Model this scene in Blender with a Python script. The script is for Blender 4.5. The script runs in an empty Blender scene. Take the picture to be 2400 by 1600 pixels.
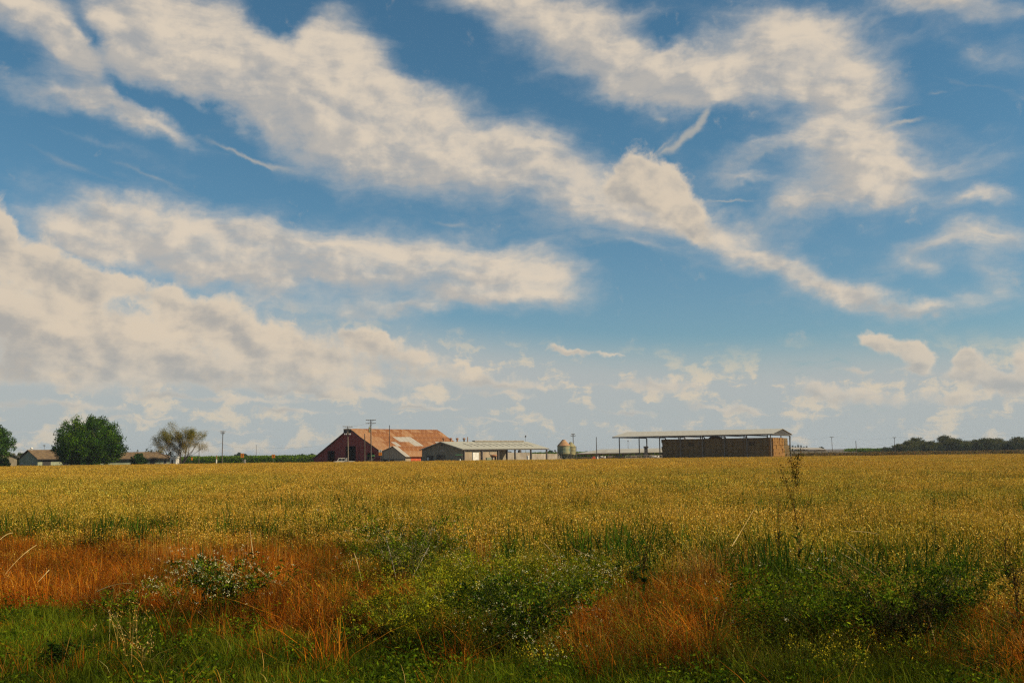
import bpy, math, random
import numpy as np
from mathutils import Vector, Matrix

SC = bpy.context.scene
COL = SC.collection
R = math.radians

# ------------------------------------------------------------------ camera
FPX, CX, CY = 2333.0, 1200.0, 800.0
CAMZ = 2.6
PITCH, ROLL = R(6.36), 0.0121
_f = Vector((0, math.cos(PITCH), math.sin(PITCH)))
_u0 = Vector((0, -math.sin(PITCH), math.cos(PITCH)))
_r0 = Vector((1, 0, 0))
_u = _u0 * math.cos(ROLL) + _r0 * math.sin(ROLL)
_r = _r0 * math.cos(ROLL) - _u0 * math.sin(ROLL)
cam_d = bpy.data.cameras.new('camera')
cam = bpy.data.objects.new('camera', cam_d)
COL.objects.link(cam)
cam_d.lens, cam_d.sensor_width = 35.0, 36.0
cam_d.clip_start, cam_d.clip_end = 0.1, 20000
m = Matrix((_r, _u, -_f)).transposed().to_4x4()
m.translation = (0, 0, CAMZ)
cam.matrix_world = m
SC.camera = cam

def ray(px, py):
    return (_f + _r * ((px - CX) / FPX) + _u * ((CY - py) / FPX)).normalized()
def hz(px):                       # picture row of the true horizon in a column
    lo, hi = 900.0, 1200.0
    for _ in range(40):
        mid = (lo + hi) / 2
        if ray(px, mid).z > 0: lo = mid
        else: hi = mid
    return lo
def XY(px, Y):                    # ground point seen in column px at distance Y
    d = ray(px, hz(px))
    return Vector((d.x / d.y * Y, Y, 0))
def Z(px, py, Y):                 # height of a point seen there at distance Y
    d = ray(px, py)
    return CAMZ + d.z / d.y * Y
def GR(px, py, z=0.0):            # point at height z seen at a pixel
    d = ray(px, py)
    t = (z - CAMZ) / d.z
    return Vector((d.x * t, d.y * t, z))

# ------------------------------------------------------------------ view, sun, sky
SC.view_settings.view_transform = 'Standard'
SC.view_settings.look = 'None'
SC.view_settings.gamma = 1
SC.view_settings.use_curve_mapping = False
SC.view_settings.exposure = 0.2
SC.render.engine = 'CYCLES'
SC.cycles.max_bounces = 4
SC.cycles.diffuse_bounces = 3
SC.cycles.glossy_bounces = 2
SC.cycles.transmission_bounces = 3
SC.cycles.volume_bounces = 0
SC.cycles.transparent_max_bounces = 8
SC.cycles.use_denoising = False
SC.cycles.caustics_reflective = SC.cycles.caustics_refractive = False
try:
    SC.cycles.denoiser = 'OPENIMAGEDENOISE'
except Exception:
    pass
SC.cycles.filter_width = 1.3

SUN_AZ, SUN_EL = R(103), R(38)     # azimuth from +Y (view direction) towards +X
sd = bpy.data.lights.new('sun', 'SUN')
sd.energy = 5.0
sd.angle = R(0.53)
sd.color = (1.0, 0.85, 0.61)
so = bpy.data.objects.new('sun', sd)
COL.objects.link(so)
sdir = Vector((math.sin(SUN_AZ) * math.cos(SUN_EL), math.cos(SUN_AZ) * math.cos(SUN_EL), math.sin(SUN_EL)))
so.rotation_euler = sdir.to_track_quat('Z', 'Y').to_euler()
so.location = (60, -20, 60)

W = bpy.data.worlds.new('World')
SC.world = W
W.use_nodes = True
NT = W.node_tree
NT.nodes.clear()

class G:                          # small node-graph writer
    def __init__(s, nt): s.nt = nt
    def n(s, t, **kw):
        nd = s.nt.nodes.new(t)
        for k, v in kw.items(): setattr(nd, k, v)
        return nd
    def put(s, sock, v):
        if isinstance(v, bpy.types.NodeSocket): s.nt.links.new(v, sock)
        elif v is not None: sock.default_value = v
    def m(s, op, a, b=None, c=None, clamp=False):
        nd = s.n('ShaderNodeMath', operation=op, use_clamp=clamp)
        s.put(nd.inputs[0], a); s.put(nd.inputs[1], b); s.put(nd.inputs[2], c)
        return nd.outputs[0]
    def vm(s, op, a, b=None, scale=None):
        nd = s.n('ShaderNodeVectorMath', operation=op)
        s.put(nd.inputs[0], a); s.put(nd.inputs[1], b)
        if scale is not None: s.put(nd.inputs['Scale'], scale)
        return nd.outputs['Value'] if op in ('LENGTH', 'DOT_PRODUCT') else nd.outputs[0]
    def mix(s, f, a, b, mode='MIX'):
        nd = s.n('ShaderNodeMix', data_type='RGBA', blend_type=mode)
        nd.clamp_factor = True
        s.put(nd.inputs[0], f); s.put(nd.inputs[6], a); s.put(nd.inputs[7], b)
        return nd.outputs[2]
    def ss(s, v, a, b, lo=0.0, hi=1.0):
        nd = s.n('ShaderNodeMapRange', interpolation_type='SMOOTHSTEP')
        s.put(nd.inputs[0], v); s.put(nd.inputs[1], a); s.put(nd.inputs[2], b)
        s.put(nd.inputs[3], lo); s.put(nd.inputs[4], hi)
        return nd.outputs[0]
    def noise(s, vec, scale, detail=4, rough=0.5, dist=0.0, out=0, lac=2.0):
        nd = s.n('ShaderNodeTexNoise')
        s.put(nd.inputs['Vector'], vec); s.put(nd.inputs['Scale'], scale); s.put(nd.inputs['Detail'], detail)
        s.put(nd.inputs['Roughness'], rough); s.put(nd.inputs['Distortion'], dist); s.put(nd.inputs['Lacunarity'], lac)
        return nd.outputs[out]
    def comb(s, x, y, z=0.0):
        nd = s.n('ShaderNodeCombineXYZ')
        s.put(nd.inputs[0], x); s.put(nd.inputs[1], y); s.put(nd.inputs[2], z)
        return nd.outputs[0]
    def sep(s, v):
        nd = s.n('ShaderNodeSeparateXYZ'); s.put(nd.inputs[0], v)
        return nd.outputs
g = G(NT)
tc = g.n('ShaderNodeTexCoord').outputs['Generated']
x_, y_, z_ = g.sep(tc)
az = g.m('ARCTAN2', x_, y_)
el = g.m('ARCSINE', z_)
uv = g.comb(az, el, 0.0)

def azel(px, py):
    d = ray(px, py)
    return math.atan2(d.x, d.y), math.asin(d.z)

# cloud masses as soft ellipses on the dome: centre and radii as seen, tilt clockwise, weight
SOFT = [
 (430,80,290,160,10,1.2),(330,50,130,150,60,.6),(560,170,200,120,25,.9),(760,120,150,120,20,.8),(820,190,200,110,30,.7),
 (800,290,290,110,20,1.0),(920,385,220,65,15,.8),(1010,270,200,90,30,.6),(1150,350,240,85,15,1.0),(1290,330,120,70,10,.6),
 (1390,405,170,40,15,.3),(645,20,70,110,10,-1.6),(225,70,28,90,-25,-1.0),(300,215,90,24,38,-.9),(430,262,100,26,28,-.9),(1000,120,100,110,40,-.6),
 (110,50,200,60,28,.75),(200,120,130,38,52,.6),(40,10,130,55,15,.6),
 (170,222,210,46,14,.75),(300,262,140,38,25,.65),(385,300,80,22,25,.4),(230,330,250,16,18,.25),(520,300,120,34,25,-.6),
 
 (1150,0,170,45,5,.7),(1290,45,260,95,20,.9),(1410,115,190,80,22,.8),(1500,170,170,55,10,.7),(1620,190,200,70,5,.9),
 (1760,170,190,95,-10,.8),(1870,115,170,95,12,1.05),(1970,180,150,105,35,.9),(2000,280,125,90,50,.75),(1640,245,160,32,10,.5),
 (1500,20,200,40,0,.35),(1560,90,60,40,0,-.5),(2060,330,60,60,0,.4),
 
 (1790,365,150,26,-22,.5),(1960,350,140,75,20,.7),(2050,400,240,85,5,.8),(1950,450,190,65,-20,.7),(1850,492,100,26,-10,.6),
 (2130,445,70,30,15,.5),(2260,370,150,40,-10,.35),(1740,437,55,26,0,.6),(1680,420,170,30,5,.25),
 
 (1460,480,150,70,15,.8),(1340,480,130,50,20,.45),(1300,560,110,45,0,.28),(1560,500,170,60,25,.6),(1720,545,120,50,30,.6),(1790,590,150,40,18,.6),
 (1880,630,170,42,12,.75),(2010,675,180,30,14,.6),(2100,700,150,28,14,.5),(2190,722,130,26,-8,.65),(1500,580,200,20,12,.3),
 (2200,585,180,40,-12,.6),(2310,545,130,45,0,.55),(2180,620,70,26,40,.4),(2320,640,110,50,40,.55),(2360,700,90,35,35,.4),
 (2260,690,100,20,30,.3),(2290,462,75,22,-10,.65),(2330,448,30,30,0,.35),
 (2140,10,150,38,15,.9),(2270,20,110,48,10,.9),(2290,130,210,45,18,.45),(2390,40,90,70,10,.4),(2230,200,60,14,-10,.25),
 (350,490,120,60,20,.9),(230,472,90,24,22,.5),(140,530,100,48,20,.7),(260,570,210,65,10,.9),(440,545,280,70,12,.9),(520,620,160,50,15,.6),
 (660,575,270,68,8,.9),(900,610,250,70,5,.8),(1130,620,210,75,8,1.0),(1240,655,140,55,15,.9),(1100,695,190,36,0,.7),
 (480,640,140,32,14,.6),(650,672,95,30,8,.6),(630,708,130,28,5,.7),(560,660,60,20,0,.4),(820,718,80,30,0,.7),(930,735,105,28,5,.7),
 (1030,712,70,26,-25,.5),(750,660,80,18,0,.45),(870,660,60,20,0,.3),
]
THIN = [
 (1655,275,34,12,-60,1.0),(1632,305,40,11,-52,1.0),(1600,335,45,11,-42,1.0),(1565,355,45,10,-38,.9),(1555,345,50,7,-45,.7),
 (545,350,70,6,22,.8),(600,370,60,5,24,.7),(650,385,60,10,18,.9),(350,410,160,9,20,.6),(150,380,200,12,22,.4),
 (2085,292,70,8,-20,.9),(2130,276,50,7,-8,.8),(2110,245,70,7,-12,.7),(1710,473,90,5,-2,1.0),(1550,275,20,9,20,.8),(2195,208,40,7,-5,.7),
 (1790,365,120,16,-25,.7),(1250,300,120,10,20,.3),(880,560,60,8,0,.6),(1060,525,60,6,8,.6),(2290,200,180,10,12,.5),(2000,800,300,8,-3,.2),
 (260,420,260,20,14,.25),(1000,500,200,60,0,.22),(2030,480,40,60,-10,.4),(1390,560,200,60,10,.4),(1700,690,150,30,5,.3),(2150,300,150,30,-15,.35),
]
CRISP = [
 (1500,400,75,65,20,1.1),(1530,465,120,60,28,1.0),(1585,425,48,42,0,.9),(1615,510,90,48,35,.8),(1450,440,70,50,0,.6),(1640,560,60,25,20,.4),
 (0,545,34,80,0,1.3),(70,610,150,62,22,1.2),(200,650,140,50,10,.9),(310,670,70,26,0,.7),(120,760,380,110,10,1.3),
 (395,700,42,34,0,1.0),(470,745,120,62,22,1.0),(620,790,170,68,18,1.0),(740,830,160,50,10,.7),(850,790,90,26,8,.9),(960,830,170,34,8,.7),
 (100,880,300,55,4,.6),(420,860,340,55,4,.7),(740,890,320,42,3,.6),(1080,880,240,30,4,.5),
 (2050,795,36,26,0,1.0),(2090,815,50,34,10,1.0),(2150,828,38,38,0,1.1),(2165,850,40,24,0,.8),(2010,868,100,14,0,.5),(2140,870,90,14,0,.4),
 (2262,838,38,40,0,1.1),(2300,868,50,40,20,1.0),(2340,895,70,30,20,.8),(2395,850,26,50,0,.9),(2400,890,70,30,0,.9),(2240,880,70,18,0,.5),
 (1350,822,80,12,8,.75),(1440,832,60,9,8,.5),(1560,900,120,26,5,.7),(1450,905,110,12,5,.5),(1210,900,170,18,3,.5),
 (150,950,330,16,3,.6),(520,935,260,12,3,.6),(330,985,240,9,2,.55),(820,925,250,13,3,.65),(700,965,220,9,2,.6),(1010,955,200,10,2,.6),(80,1010,160,8,1,.5),(560,1010,180,7,1,.5),(1150,985,170,7,2,.5),(900,1005,150,6,1,.4),
 (1910,905,70,26,15,.7),(2020,935,160,26,3,.6),(2240,930,190,28,3,.5),(1690,955,130,12,3,.75),(1480,965,150,14,3,.5),(1780,968,70,9,3,.6),(1190,925,170,12,3,.5),
]
def field(lst, vec, grow=1.5, lit=False):
    acc = None; hgt_ = None
    for cx, cy, rx, ry, an, w in lst:
        u0, v0 = azel(cx, cy)
        a = R(an)
        ux, vx = azel(cx + rx * math.cos(a), cy + rx * math.sin(a))
        uy, vy = azel(cx - ry * math.sin(a), cy + ry * math.cos(a))
        A = math.hypot(ux - u0, vx - v0); B = math.hypot(uy - u0, vy - v0)
        mp = g.n('ShaderNodeMapping', vector_type='TEXTURE')
        g.put(mp.inputs['Vector'], vec)
        mp.inputs['Location'].default_value = (u0, v0, 0)
        mp.inputs['Rotation'].default_value = (0, 0, math.atan2(vx - v0, ux - u0))
        mp.inputs['Scale'].default_value = (A * grow, B * grow, 1)
        gr = g.n('ShaderNodeTexGradient', gradient_type='QUADRATIC_SPHERE')
        g.put(gr.inputs[0], mp.outputs[0])
        fw = g.m('MULTIPLY', gr.outputs['Fac'], w)
        if lit:                           # how high inside its mass a spot lies, seen from the sun's side
            m2 = g.n('ShaderNodeMapping', vector_type='TEXTURE')
            g.put(m2.inputs['Vector'], vec)
            t_, L_ = R(72), B * grow * 0.95
            m2.inputs['Location'].default_value = (u0 - math.cos(t_)*L_, v0 - math.sin(t_)*L_, 0)
            m2.inputs['Rotation'].default_value = (0, 0, t_)
            m2.inputs['Scale'].default_value = (2 * L_, 2 * L_, 1)
            g2 = g.n('ShaderNodeTexGradient', gradient_type='LINEAR')
            g.put(g2.inputs[0], m2.outputs[0])
            hgt_ = g.m('MULTIPLY_ADD', fw, g2.outputs['Fac'], hgt_ if hgt_ is not None else 0.0)
        acc = g.m('ADD', fw, acc) if acc is not None else fw
    if lit:
        return acc, g.m('MULTIPLY_ADD', g.m('DIVIDE', hgt_, g.m('MAXIMUM', acc, 0.05)), 2.0, -1.0)
    return acc

# the dome is warped by turbulence so the masses get ragged, drawn-out edges
streak = g.n('ShaderNodeMapping', vector_type='POINT')
g.put(streak.inputs['Vector'], uv)
streak.inputs['Rotation'].default_value = (0, 0, R(24))
streak.inputs['Scale'].default_value = (1.0, 1.7, 1.0)
uvs = streak.outputs[0]
w1 = g.vm('SCALE', g.vm('SUBTRACT', g.noise(uvs, 7.0, 5, 0.55, out=1), (0.5, 0.5, 0.5)), scale=0.075)
w2 = g.vm('SCALE', g.vm('SUBTRACT', g.noise(uv, 26.0, 6, 0.62, out=1), (0.5, 0.5, 0.5)), scale=0.026)
warp = g.vm('MULTIPLY', g.vm('ADD', g.vm('ADD', uv, w1), w2), (1, 1, 0))
w3 = g.vm('SCALE', g.vm('SUBTRACT', g.noise(uv, 42.0, 5, 0.55, out=1), (0.5, 0.5, 0.5)), scale=0.022)
warpc = g.vm('MULTIPLY', g.vm('ADD', uv, w3), (1, 1, 0))
warpt = g.vm('MULTIPLY', g.vm('ADD', g.vm('ADD', uv, g.vm('SCALE', w1, scale=0.3)), g.vm('SCALE', w2, scale=0.7)), (1, 1, 0))
fbm = g.noise(g.vm('ADD', uvs, w1), 9.0, 9, 0.6)
fine = g.noise(g.vm('ADD', uvs, g.vm('SCALE', w2, scale=1.5)), 30.0, 7, 0.62)
fiber = g.n('ShaderNodeMapping', vector_type='POINT'); g.put(fiber.inputs['Vector'], g.vm('ADD', uv, w1))
fiber.inputs['Rotation'].default_value = (0, 0, R(22)); fiber.inputs['Scale'].default_value = (1.0, 5.0, 1.0)
fib = g.noise(fiber.outputs[0], 9.0, 7, 0.62)

soft, hS = field(SOFT, warp, 1.95, True)
crisp, hC = field(CRISP, warpc, 1.6, True)
thin = field(THIN, warpt, 1.9)
# beyond the seen part of the sky the same kind of broken cloud goes on
far = g.m('MULTIPLY', g.ss(g.noise(g.comb(az, g.m('MULTIPLY', el, 1.6), 3.0), 2.6, 6, 0.55), 0.47, 0.66), 0.8)
inside = g.m('MULTIPLY', g.ss(g.m('ABSOLUTE', az), 0.52, 0.66, 1.0, 0.0), g.ss(el, 0.43, 0.52, 1.0, 0.0))
soft = g.m('ADD', g.m('MULTIPLY', soft, inside), g.m('MULTIPLY', far, g.m('SUBTRACT', 1.0, inside)))
crisp = g.m('MULTIPLY', crisp, inside)
turb = g.m('ADD', g.m('MULTIPLY', g.m('SUBTRACT', fbm, 0.5), 0.9),
           g.m('ADD', g.m('MULTIPLY', g.m('SUBTRACT', fib, 0.5), 0.55), g.m('MULTIPLY', g.m('SUBTRACT', fine, 0.5), 0.30)))
s0 = g.m('ADD', soft, turb)
veil = g.ss(g.m('ADD', g.m('MULTIPLY', fib, 0.6), g.m('MULTIPLY', fine, 0.4)), 0.36, 0.58, 0.74, 1.0)
dS = g.m('MULTIPLY', g.m('MULTIPLY', g.m('POWER', g.ss(s0, 0.02, 1.10), 0.95), veil), 0.97)
dT = g.m('MULTIPLY', g.ss(g.m('ADD', thin, g.m('MULTIPLY', turb, 1.1)), 0.10, 1.25), 0.72)
puff = g.noise(g.vm('ADD', uv, g.vm('SCALE', w3, scale=0.7)), 30.0, 8, 0.62)
c0 = g.m('ADD', crisp, g.m('MULTIPLY', g.m('SUBTRACT', puff, 0.5), 1.25))
dC = g.m('MULTIPLY', g.ss(c0, 0.14, 0.55), g.ss(el, 0.03, 0.12, 0.70, 0.95))
# thin level streaks of cloud low over the horizon
lowv = g.vm('MULTIPLY', g.vm('ADD', uv, g.vm('SCALE', w3, scale=0.8)), (1.0, 5.5, 0.0))
low = g.noise(lowv, 8.0, 9, 0.66)
lowm = g.ss(g.m('SUBTRACT', el, g.ss(az, -0.5, 0.25, 0.07, 0.0)), 0.060, 0.115, 1.0, 0.0)
lfb = g.ss(az, -0.45, 0.40, 0.24, 0.23)
dL = g.m('MULTIPLY', g.m('MULTIPLY', g.ss(g.m('ADD', low, lfb), 0.42, 0.64), lowm), 0.92)

sky = g.n('ShaderNodeTexSky', sky_type='NISHITA')
sky.sun_disc = False
sky.sun_elevation = SUN_EL
sky.sun_rotation = SUN_AZ
sky.air_density = 1.0
sky.dust_density = 0.6
sky.ozone_density = 1.6
# the air's own colour: deep blue overhead, greener and paler towards the horizon
blue = g.vm('MULTIPLY', sky.outputs[0], g.mix(g.ss(el, 0.02, 0.36), (0.58, 0.76, 0.84, 1), (0.46, 0.80, 0.87, 1)))
bil = g.vm('ADD', uvs, g.vm('SCALE', w1, scale=0.5))
emb = g.m('SUBTRACT', g.noise(bil, 15.0, 6, 0.55), g.noise(g.vm('ADD', bil, (0.012, 0.016, 0.0)), 15.0, 6, 0.55))
bil2 = g.vm('ADD', uv, g.vm('SCALE', w3, scale=0.6))
emb2 = g.m('SUBTRACT', g.noise(bil2, 34.0, 5, 0.55), g.noise(g.vm('ADD', bil2, (0.006, 0.008, 0.0)), 34.0, 5, 0.55))
emb = g.m('ADD', emb, g.m('MULTIPLY', emb2, 0.45))
shade = g.m('ADD', 0.5, g.m('MULTIPLY', emb, 1.4))
shm = g.m('SUBTRACT', shade, 0.5)
litS = g.ss(g.m('ADD', hS, g.m('MULTIPLY', shm, 1.5)), -0.38, 0.30)
thick = g.ss(s0, 0.15, 0.9)
colS = g.mix(litS, (4.5, 4.45, 4.3, 1), (6.8, 6.1, 5.1, 1))
colS = g.mix(thick, (4.9, 5.1, 5.1, 1), colS)
litC = g.ss(g.m('ADD', hC, g.m('MULTIPLY', shm, 2.2)), -0.75, 0.50)
colC = g.mix(litC, (3.9, 3.9, 3.8, 1), (6.5, 5.75, 4.7, 1))
colC = g.mix(g.ss(c0, 0.15, 0.75, 0.6, 0.0), colC, (7.1, 6.3, 5.1, 1))
colL = g.mix(g.ss(g.m('ADD', low, g.m('MULTIPLY', g.m('SUBTRACT', puff, 0.5), 1.1)), 0.50, 0.68), (4.2, 4.6, 4.75, 1), (6.8, 5.9, 4.6, 1))
c = g.mix(dT, blue, (4.6, 4.5, 4.1, 1))
c = g.mix(dS, c, colS)
c = g.mix(dL, c, colL)
c = g.mix(dC, c, colC)
# the sky seen through more air near the horizon
c = g.mix(g.ss(el, -0.01, 0.12, 0.34, 0.0), c, (3.4, 4.3, 4.8, 1))
c = g.vm('MULTIPLY', c, (0.92, 0.88, 0.84))
bg = g.n('ShaderNodeBackground')
g.put(bg.inputs[0], c)
bg.inputs[1].default_value = 0.1
wo = g.n('ShaderNodeOutputWorld')
NT.links.new(bg.outputs[0], wo.inputs[0])
W.cycles.sampling_method = 'MANUAL'
W.cycles.sample_map_resolution = 256

# ------------------------------------------------------------------ helpers
rnd = random.Random(7)
def tag(o, label=None, cat=None, group=None, kind=None):
    if label: o['label'] = label
    if cat: o['category'] = cat
    if group: o['group'] = group
    if kind: o['kind'] = kind
    return o
def thing(name, label, cat, loc=(0, 0, 0), rz=0.0, group=None):
    o = bpy.data.objects.new(name, None)
    COL.objects.link(o)
    o.location = loc
    o.rotation_euler = (0, 0, rz)
    return tag(o, label, cat, group)
class MB:
    def __init__(s): s.v = []; s.f = []
    def poly(s, vs, fs):
        b = len(s.v); s.v += [tuple(p) for p in vs]; s.f += [[i + b for i in f] for f in fs]; return s
    def box(s, x0, y0, z0, x1, y1, z1):
        return s.poly([(x0,y0,z0),(x1,y0,z0),(x1,y1,z0),(x0,y1,z0),(x0,y0,z1),(x1,y0,z1),(x1,y1,z1),(x0,y1,z1)],
                      [(0,3,2,1),(4,5,6,7),(0,1,5,4),(1,2,6,5),(2,3,7,6),(3,0,4,7)])
    def prism(s, pts, y0, y1):            # outline in x,z pushed along y
        n = len(pts)
        return s.poly([(x, y0, z) for x, z in pts] + [(x, y1, z) for x, z in pts],
                      [tuple(range(n)), tuple(range(2*n-1, n-1, -1))] + [(i, i+n, (i+1) % n + n, (i+1) % n) for i in range(n)])
    def tube(s, p0, p1, r0, r1=None, n=8, cap=True):
        r1 = r0 if r1 is None else r1
        p0, p1 = Vector(p0), Vector(p1)
        d = (p1 - p0).normalized()
        a = d.orthogonal().normalized(); b = d.cross(a)
        vs = [p0 + (a*math.cos(t)+b*math.sin(t))*r0 for t in [2*math.pi*i/n for i in range(n)]]
        vs += [p1 + (a*math.cos(t)+b*math.sin(t))*r1 for t in [2*math.pi*i/n for i in range(n)]]
        fs = [(i, (i+1) % n, (i+1) % n + n, i+n) for i in range(n)]
        if cap: fs += [tuple(range(n-1, -1, -1)), tuple(range(n, 2*n))]
        return s.poly(vs, fs)
    def lathe(s, prof, cx=0, cy=0, n=20):
        vs = []; fs = []
        for r, z in prof:
            vs += [(cx + r*math.cos(2*math.pi*i/n), cy + r*math.sin(2*math.pi*i/n), z) for i in range(n)]
        for k in range(len(prof)-1):
            fs += [(k*n+i, k*n+(i+1) % n, (k+1)*n+(i+1) % n, (k+1)*n+i) for i in range(n)]
        fs += [tuple(range(n-1, -1, -1)), tuple(range((len(prof)-1)*n, len(prof)*n))]
        return s.poly(vs, fs)
    def mesh(s, name, mat):
        me = bpy.data.meshes.new(name)
        me.from_pydata(s.v, [], s.f)
        me.materials.append(mat)
        me.update()
        return me
    def build(s, name, mat, parent=None, loc=(0, 0, 0), smooth=False):
        me = s.mesh(name, mat)
        if smooth:
            for p in me.polygons: p.use_smooth = True
        return link(name, me, parent, loc)
def link(name, me, parent=None, loc=(0, 0, 0), rot=None):
    o = bpy.data.objects.new(name, me)
    COL.objects.link(o)
    o.parent = parent
    o.location = loc
    if rot: o.rotation_euler = rot
    return o
def copy_tree(o, parent=None):
    c = o.copy(); COL.objects.link(c); c.parent = parent
    for ch in list(o.children): copy_tree(ch, c)
    return c
def frame_angle(vec): return math.atan2(vec.y, vec.x)
def on_line(P, d, px):                     # distance along P + s d where it is seen in column px
    t = XY(px, 1.0).x
    return (t*P.y - P.x) / (d.x - t*d.y)

# ------------------------------------------------------------------ materials
def base_mat(name, rough=0.7, metal=0.0, spec=0.3):
    mt = bpy.data.materials.new(name)
    mt.use_nodes = True
    b = mt.node_tree.nodes['Principled BSDF']
    b.inputs['Roughness'].default_value = rough
    b.inputs['Metallic'].default_value = metal
    b.inputs['Specular IOR Level'].default_value = spec
    return mt, G(mt.node_tree), b
def mat(name, c1, c2=None, scale=1.0, rough=0.7, metal=0.0, stretch=(1, 1, 1), lo=0.4, hi=0.6, bump=0.0, spec=0.3, c3=None, s3=8.0, ribs=None):
    mt, q, b = base_mat(name, rough, metal, spec)
    co = q.n('ShaderNodeTexCoord').outputs['Object']
    c2 = c2 or tuple(v*0.75 for v in c1)
    v = q.vm('MULTIPLY', co, stretch)
    n1 = q.noise(v, scale, 6, 0.62)
    col = q.mix(q.ss(n1, lo, hi), (*c1, 1), (*c2, 1))
    if c3:
        col = q.mix(q.ss(q.noise(co, s3, 5, 0.6), 0.52, 0.66, 0.0, 0.85), col, (*c3, 1))
    q.put(b.inputs['Base Color'], col)
    h = None
    if bump:
        h = q.m('MULTIPLY', q.noise(v, scale*4, 5, 0.6), bump)
    if ribs:                                # corrugation: axis, pitch, depth
        axn, pitch, depth = ribs
        cs = q.sep(co)[axn]
        rr = q.m('MULTIPLY', q.m('SINE', q.m('MULTIPLY', cs, 2*math.pi/pitch)), depth)
        h = q.m('ADD', h, rr) if h is not None else rr
    if h is not None:
        bp = q.n('ShaderNodeBump'); bp.inputs['Strength'].default_value = 0.8; bp.inputs['Distance'].default_value = 1.0
        q.put(bp.inputs['Height'], h)
        q.put(b.inputs['Normal'], bp.outputs[0])
    return mt
M = {}
M['red'] = mat('red_barn_boards', (0.26, 0.044, 0.038), (0.17, 0.030, 0.026), 0.9, 0.85, stretch=(3, 3, 0.25), bump=0.004, c3=(0.16, 0.05, 0.04), s3=1.1)
M['rust'] = mat('rusted_roof_iron', (0.27, 0.100, 0.020), (0.14, 0.045, 0.012), 0.75, 0.75, stretch=(0.5, 3.5, 0.5), bump=0.006, c3=(0.38, 0.22, 0.12), s3=1.3, ribs=(1, 0.3, 0.01))
M['rust2'] = mat('rusted_roof_iron_pale', (0.32, 0.16, 0.062), (0.24, 0.10, 0.036), 0.8, 0.75, stretch=(0.5, 3.5, 0.5), c3=(0.40, 0.28, 0.17), s3=1.5, ribs=(1, 0.3, 0.01))
M['galv'] = mat('galvanised_sheet', (0.38, 0.34, 0.28), (0.30, 0.25, 0.19), 0.7, 0.6, metal=0.0, stretch=(0.6, 2, 0.6), ribs=(1, 0.3, 0.008))
M['palroof'] = mat('pale_steel_roof', (0.36, 0.34, 0.27), (0.30, 0.28, 0.22), 0.25, 0.65, stretch=(0.5, 1.6, 0.5), bump=0.003, c3=(0.26, 0.23, 0.17), s3=0.5, ribs=(1, 0.4, 0.01))
M['hayroof'] = mat('hay_shed_roof_steel', (0.44, 0.41, 0.34), (0.37, 0.34, 0.28), 0.3, 0.6, stretch=(0.5, 1.6, 0.5), c3=(0.32, 0.27, 0.20), s3=0.4, ribs=(1, 0.4, 0.01))
M['trim'] = mat('dark_trim', (0.05, 0.045, 0.04), rough=0.8)
M['greywall'] = mat('grey_brown_block_wall', (0.31, 0.255, 0.17), (0.24, 0.20, 0.135), 1.2, 0.9, stretch=(1, 1, 0.5), bump=0.01, c3=(0.19, 0.155, 0.11), s3=0.7)
M['beige'] = mat('beige_plaster_wall', (0.36, 0.27, 0.17), (0.30, 0.22, 0.14), 0.9, 0.9, stretch=(1, 1, 0.4), bump=0.006, c3=(0.26, 0.19, 0.12), s3=0.6)
M['annexwall'] = mat('weathered_grey_boards', (0.38, 0.32, 0.23), (0.24, 0.20, 0.15), 1.0, 0.9, stretch=(4, 4, 0.25), bump=0.01)
M['dark'] = mat('dark_opening', (0.012, 0.012, 0.013), rough=0.9)  # flat black in place of the shade inside openings
M['glass'] = mat('dark_window_glass', (0.02, 0.025, 0.03), (0.03, 0.035, 0.04), rough=0.15, spec=0.5)
M['white'] = mat('white_paint', (0.72, 0.68, 0.60), (0.60, 0.55, 0.46), 1.5, 0.6)
M['orange'] = mat('orange_red_door_paint', (0.55, 0.10, 0.025), (0.40, 0.07, 0.02), 1.5, 0.6)
M['signor'] = mat('orange_sign_sheeting', (0.80, 0.26, 0.01), (0.72, 0.22, 0.01), 1.0, 0.5)
M['post'] = mat('weathered_wood_post', (0.13, 0.10, 0.075), (0.08, 0.062, 0.048), 2.0, 0.9, stretch=(5, 5, 0.4), bump=0.01)
M['pale'] = mat('sun_bleached_wood', (0.27, 0.21, 0.15), (0.17, 0.13, 0.09), 2.0, 0.9, stretch=(5, 5, 0.3), bump=0.01)
M['steel'] = mat('grey_painted_steel', (0.15, 0.135, 0.11), (0.10, 0.09, 0.075), 1.5, 0.55)
M['steeld'] = mat('dark_brown_steel', (0.075, 0.06, 0.05), (0.05, 0.04, 0.035), 1.5, 0.7)
M['ceram'] = mat('white_insulator', (0.6, 0.6, 0.58), rough=0.3)
M['silo'] = mat('weathered_green_silo_steel', (0.16, 0.20, 0.14), (0.28, 0.26, 0.13), 0.9, 0.6, stretch=(1, 1, 0.5), c3=(0.34, 0.27, 0.12), s3=0.9, bump=0.004)
M['silo2'] = mat('yellowed_silo_steel', (0.33, 0.27, 0.11), (0.22, 0.20, 0.10), 1.2, 0.6, c3=(0.16, 0.12, 0.05), s3=1.4, bump=0.004)
M['siloroof'] = mat('rusty_silo_cone', (0.30, 0.12, 0.05), (0.36, 0.22, 0.10), 0.7, 0.7, lo=0.35, hi=0.65)
M['houseroof'] = mat('brown_shingle_roof', (0.18, 0.115, 0.055), (0.12, 0.078, 0.040), 1.6, 0.95, stretch=(1, 1, 1), bump=0.02, c3=(0.10, 0.06, 0.035), s3=0.5)
M['greyroof'] = mat('grey_shingle_roof', (0.20, 0.18, 0.15), (0.14, 0.12, 0.10), 1.6, 0.95, bump=0.02)
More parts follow.
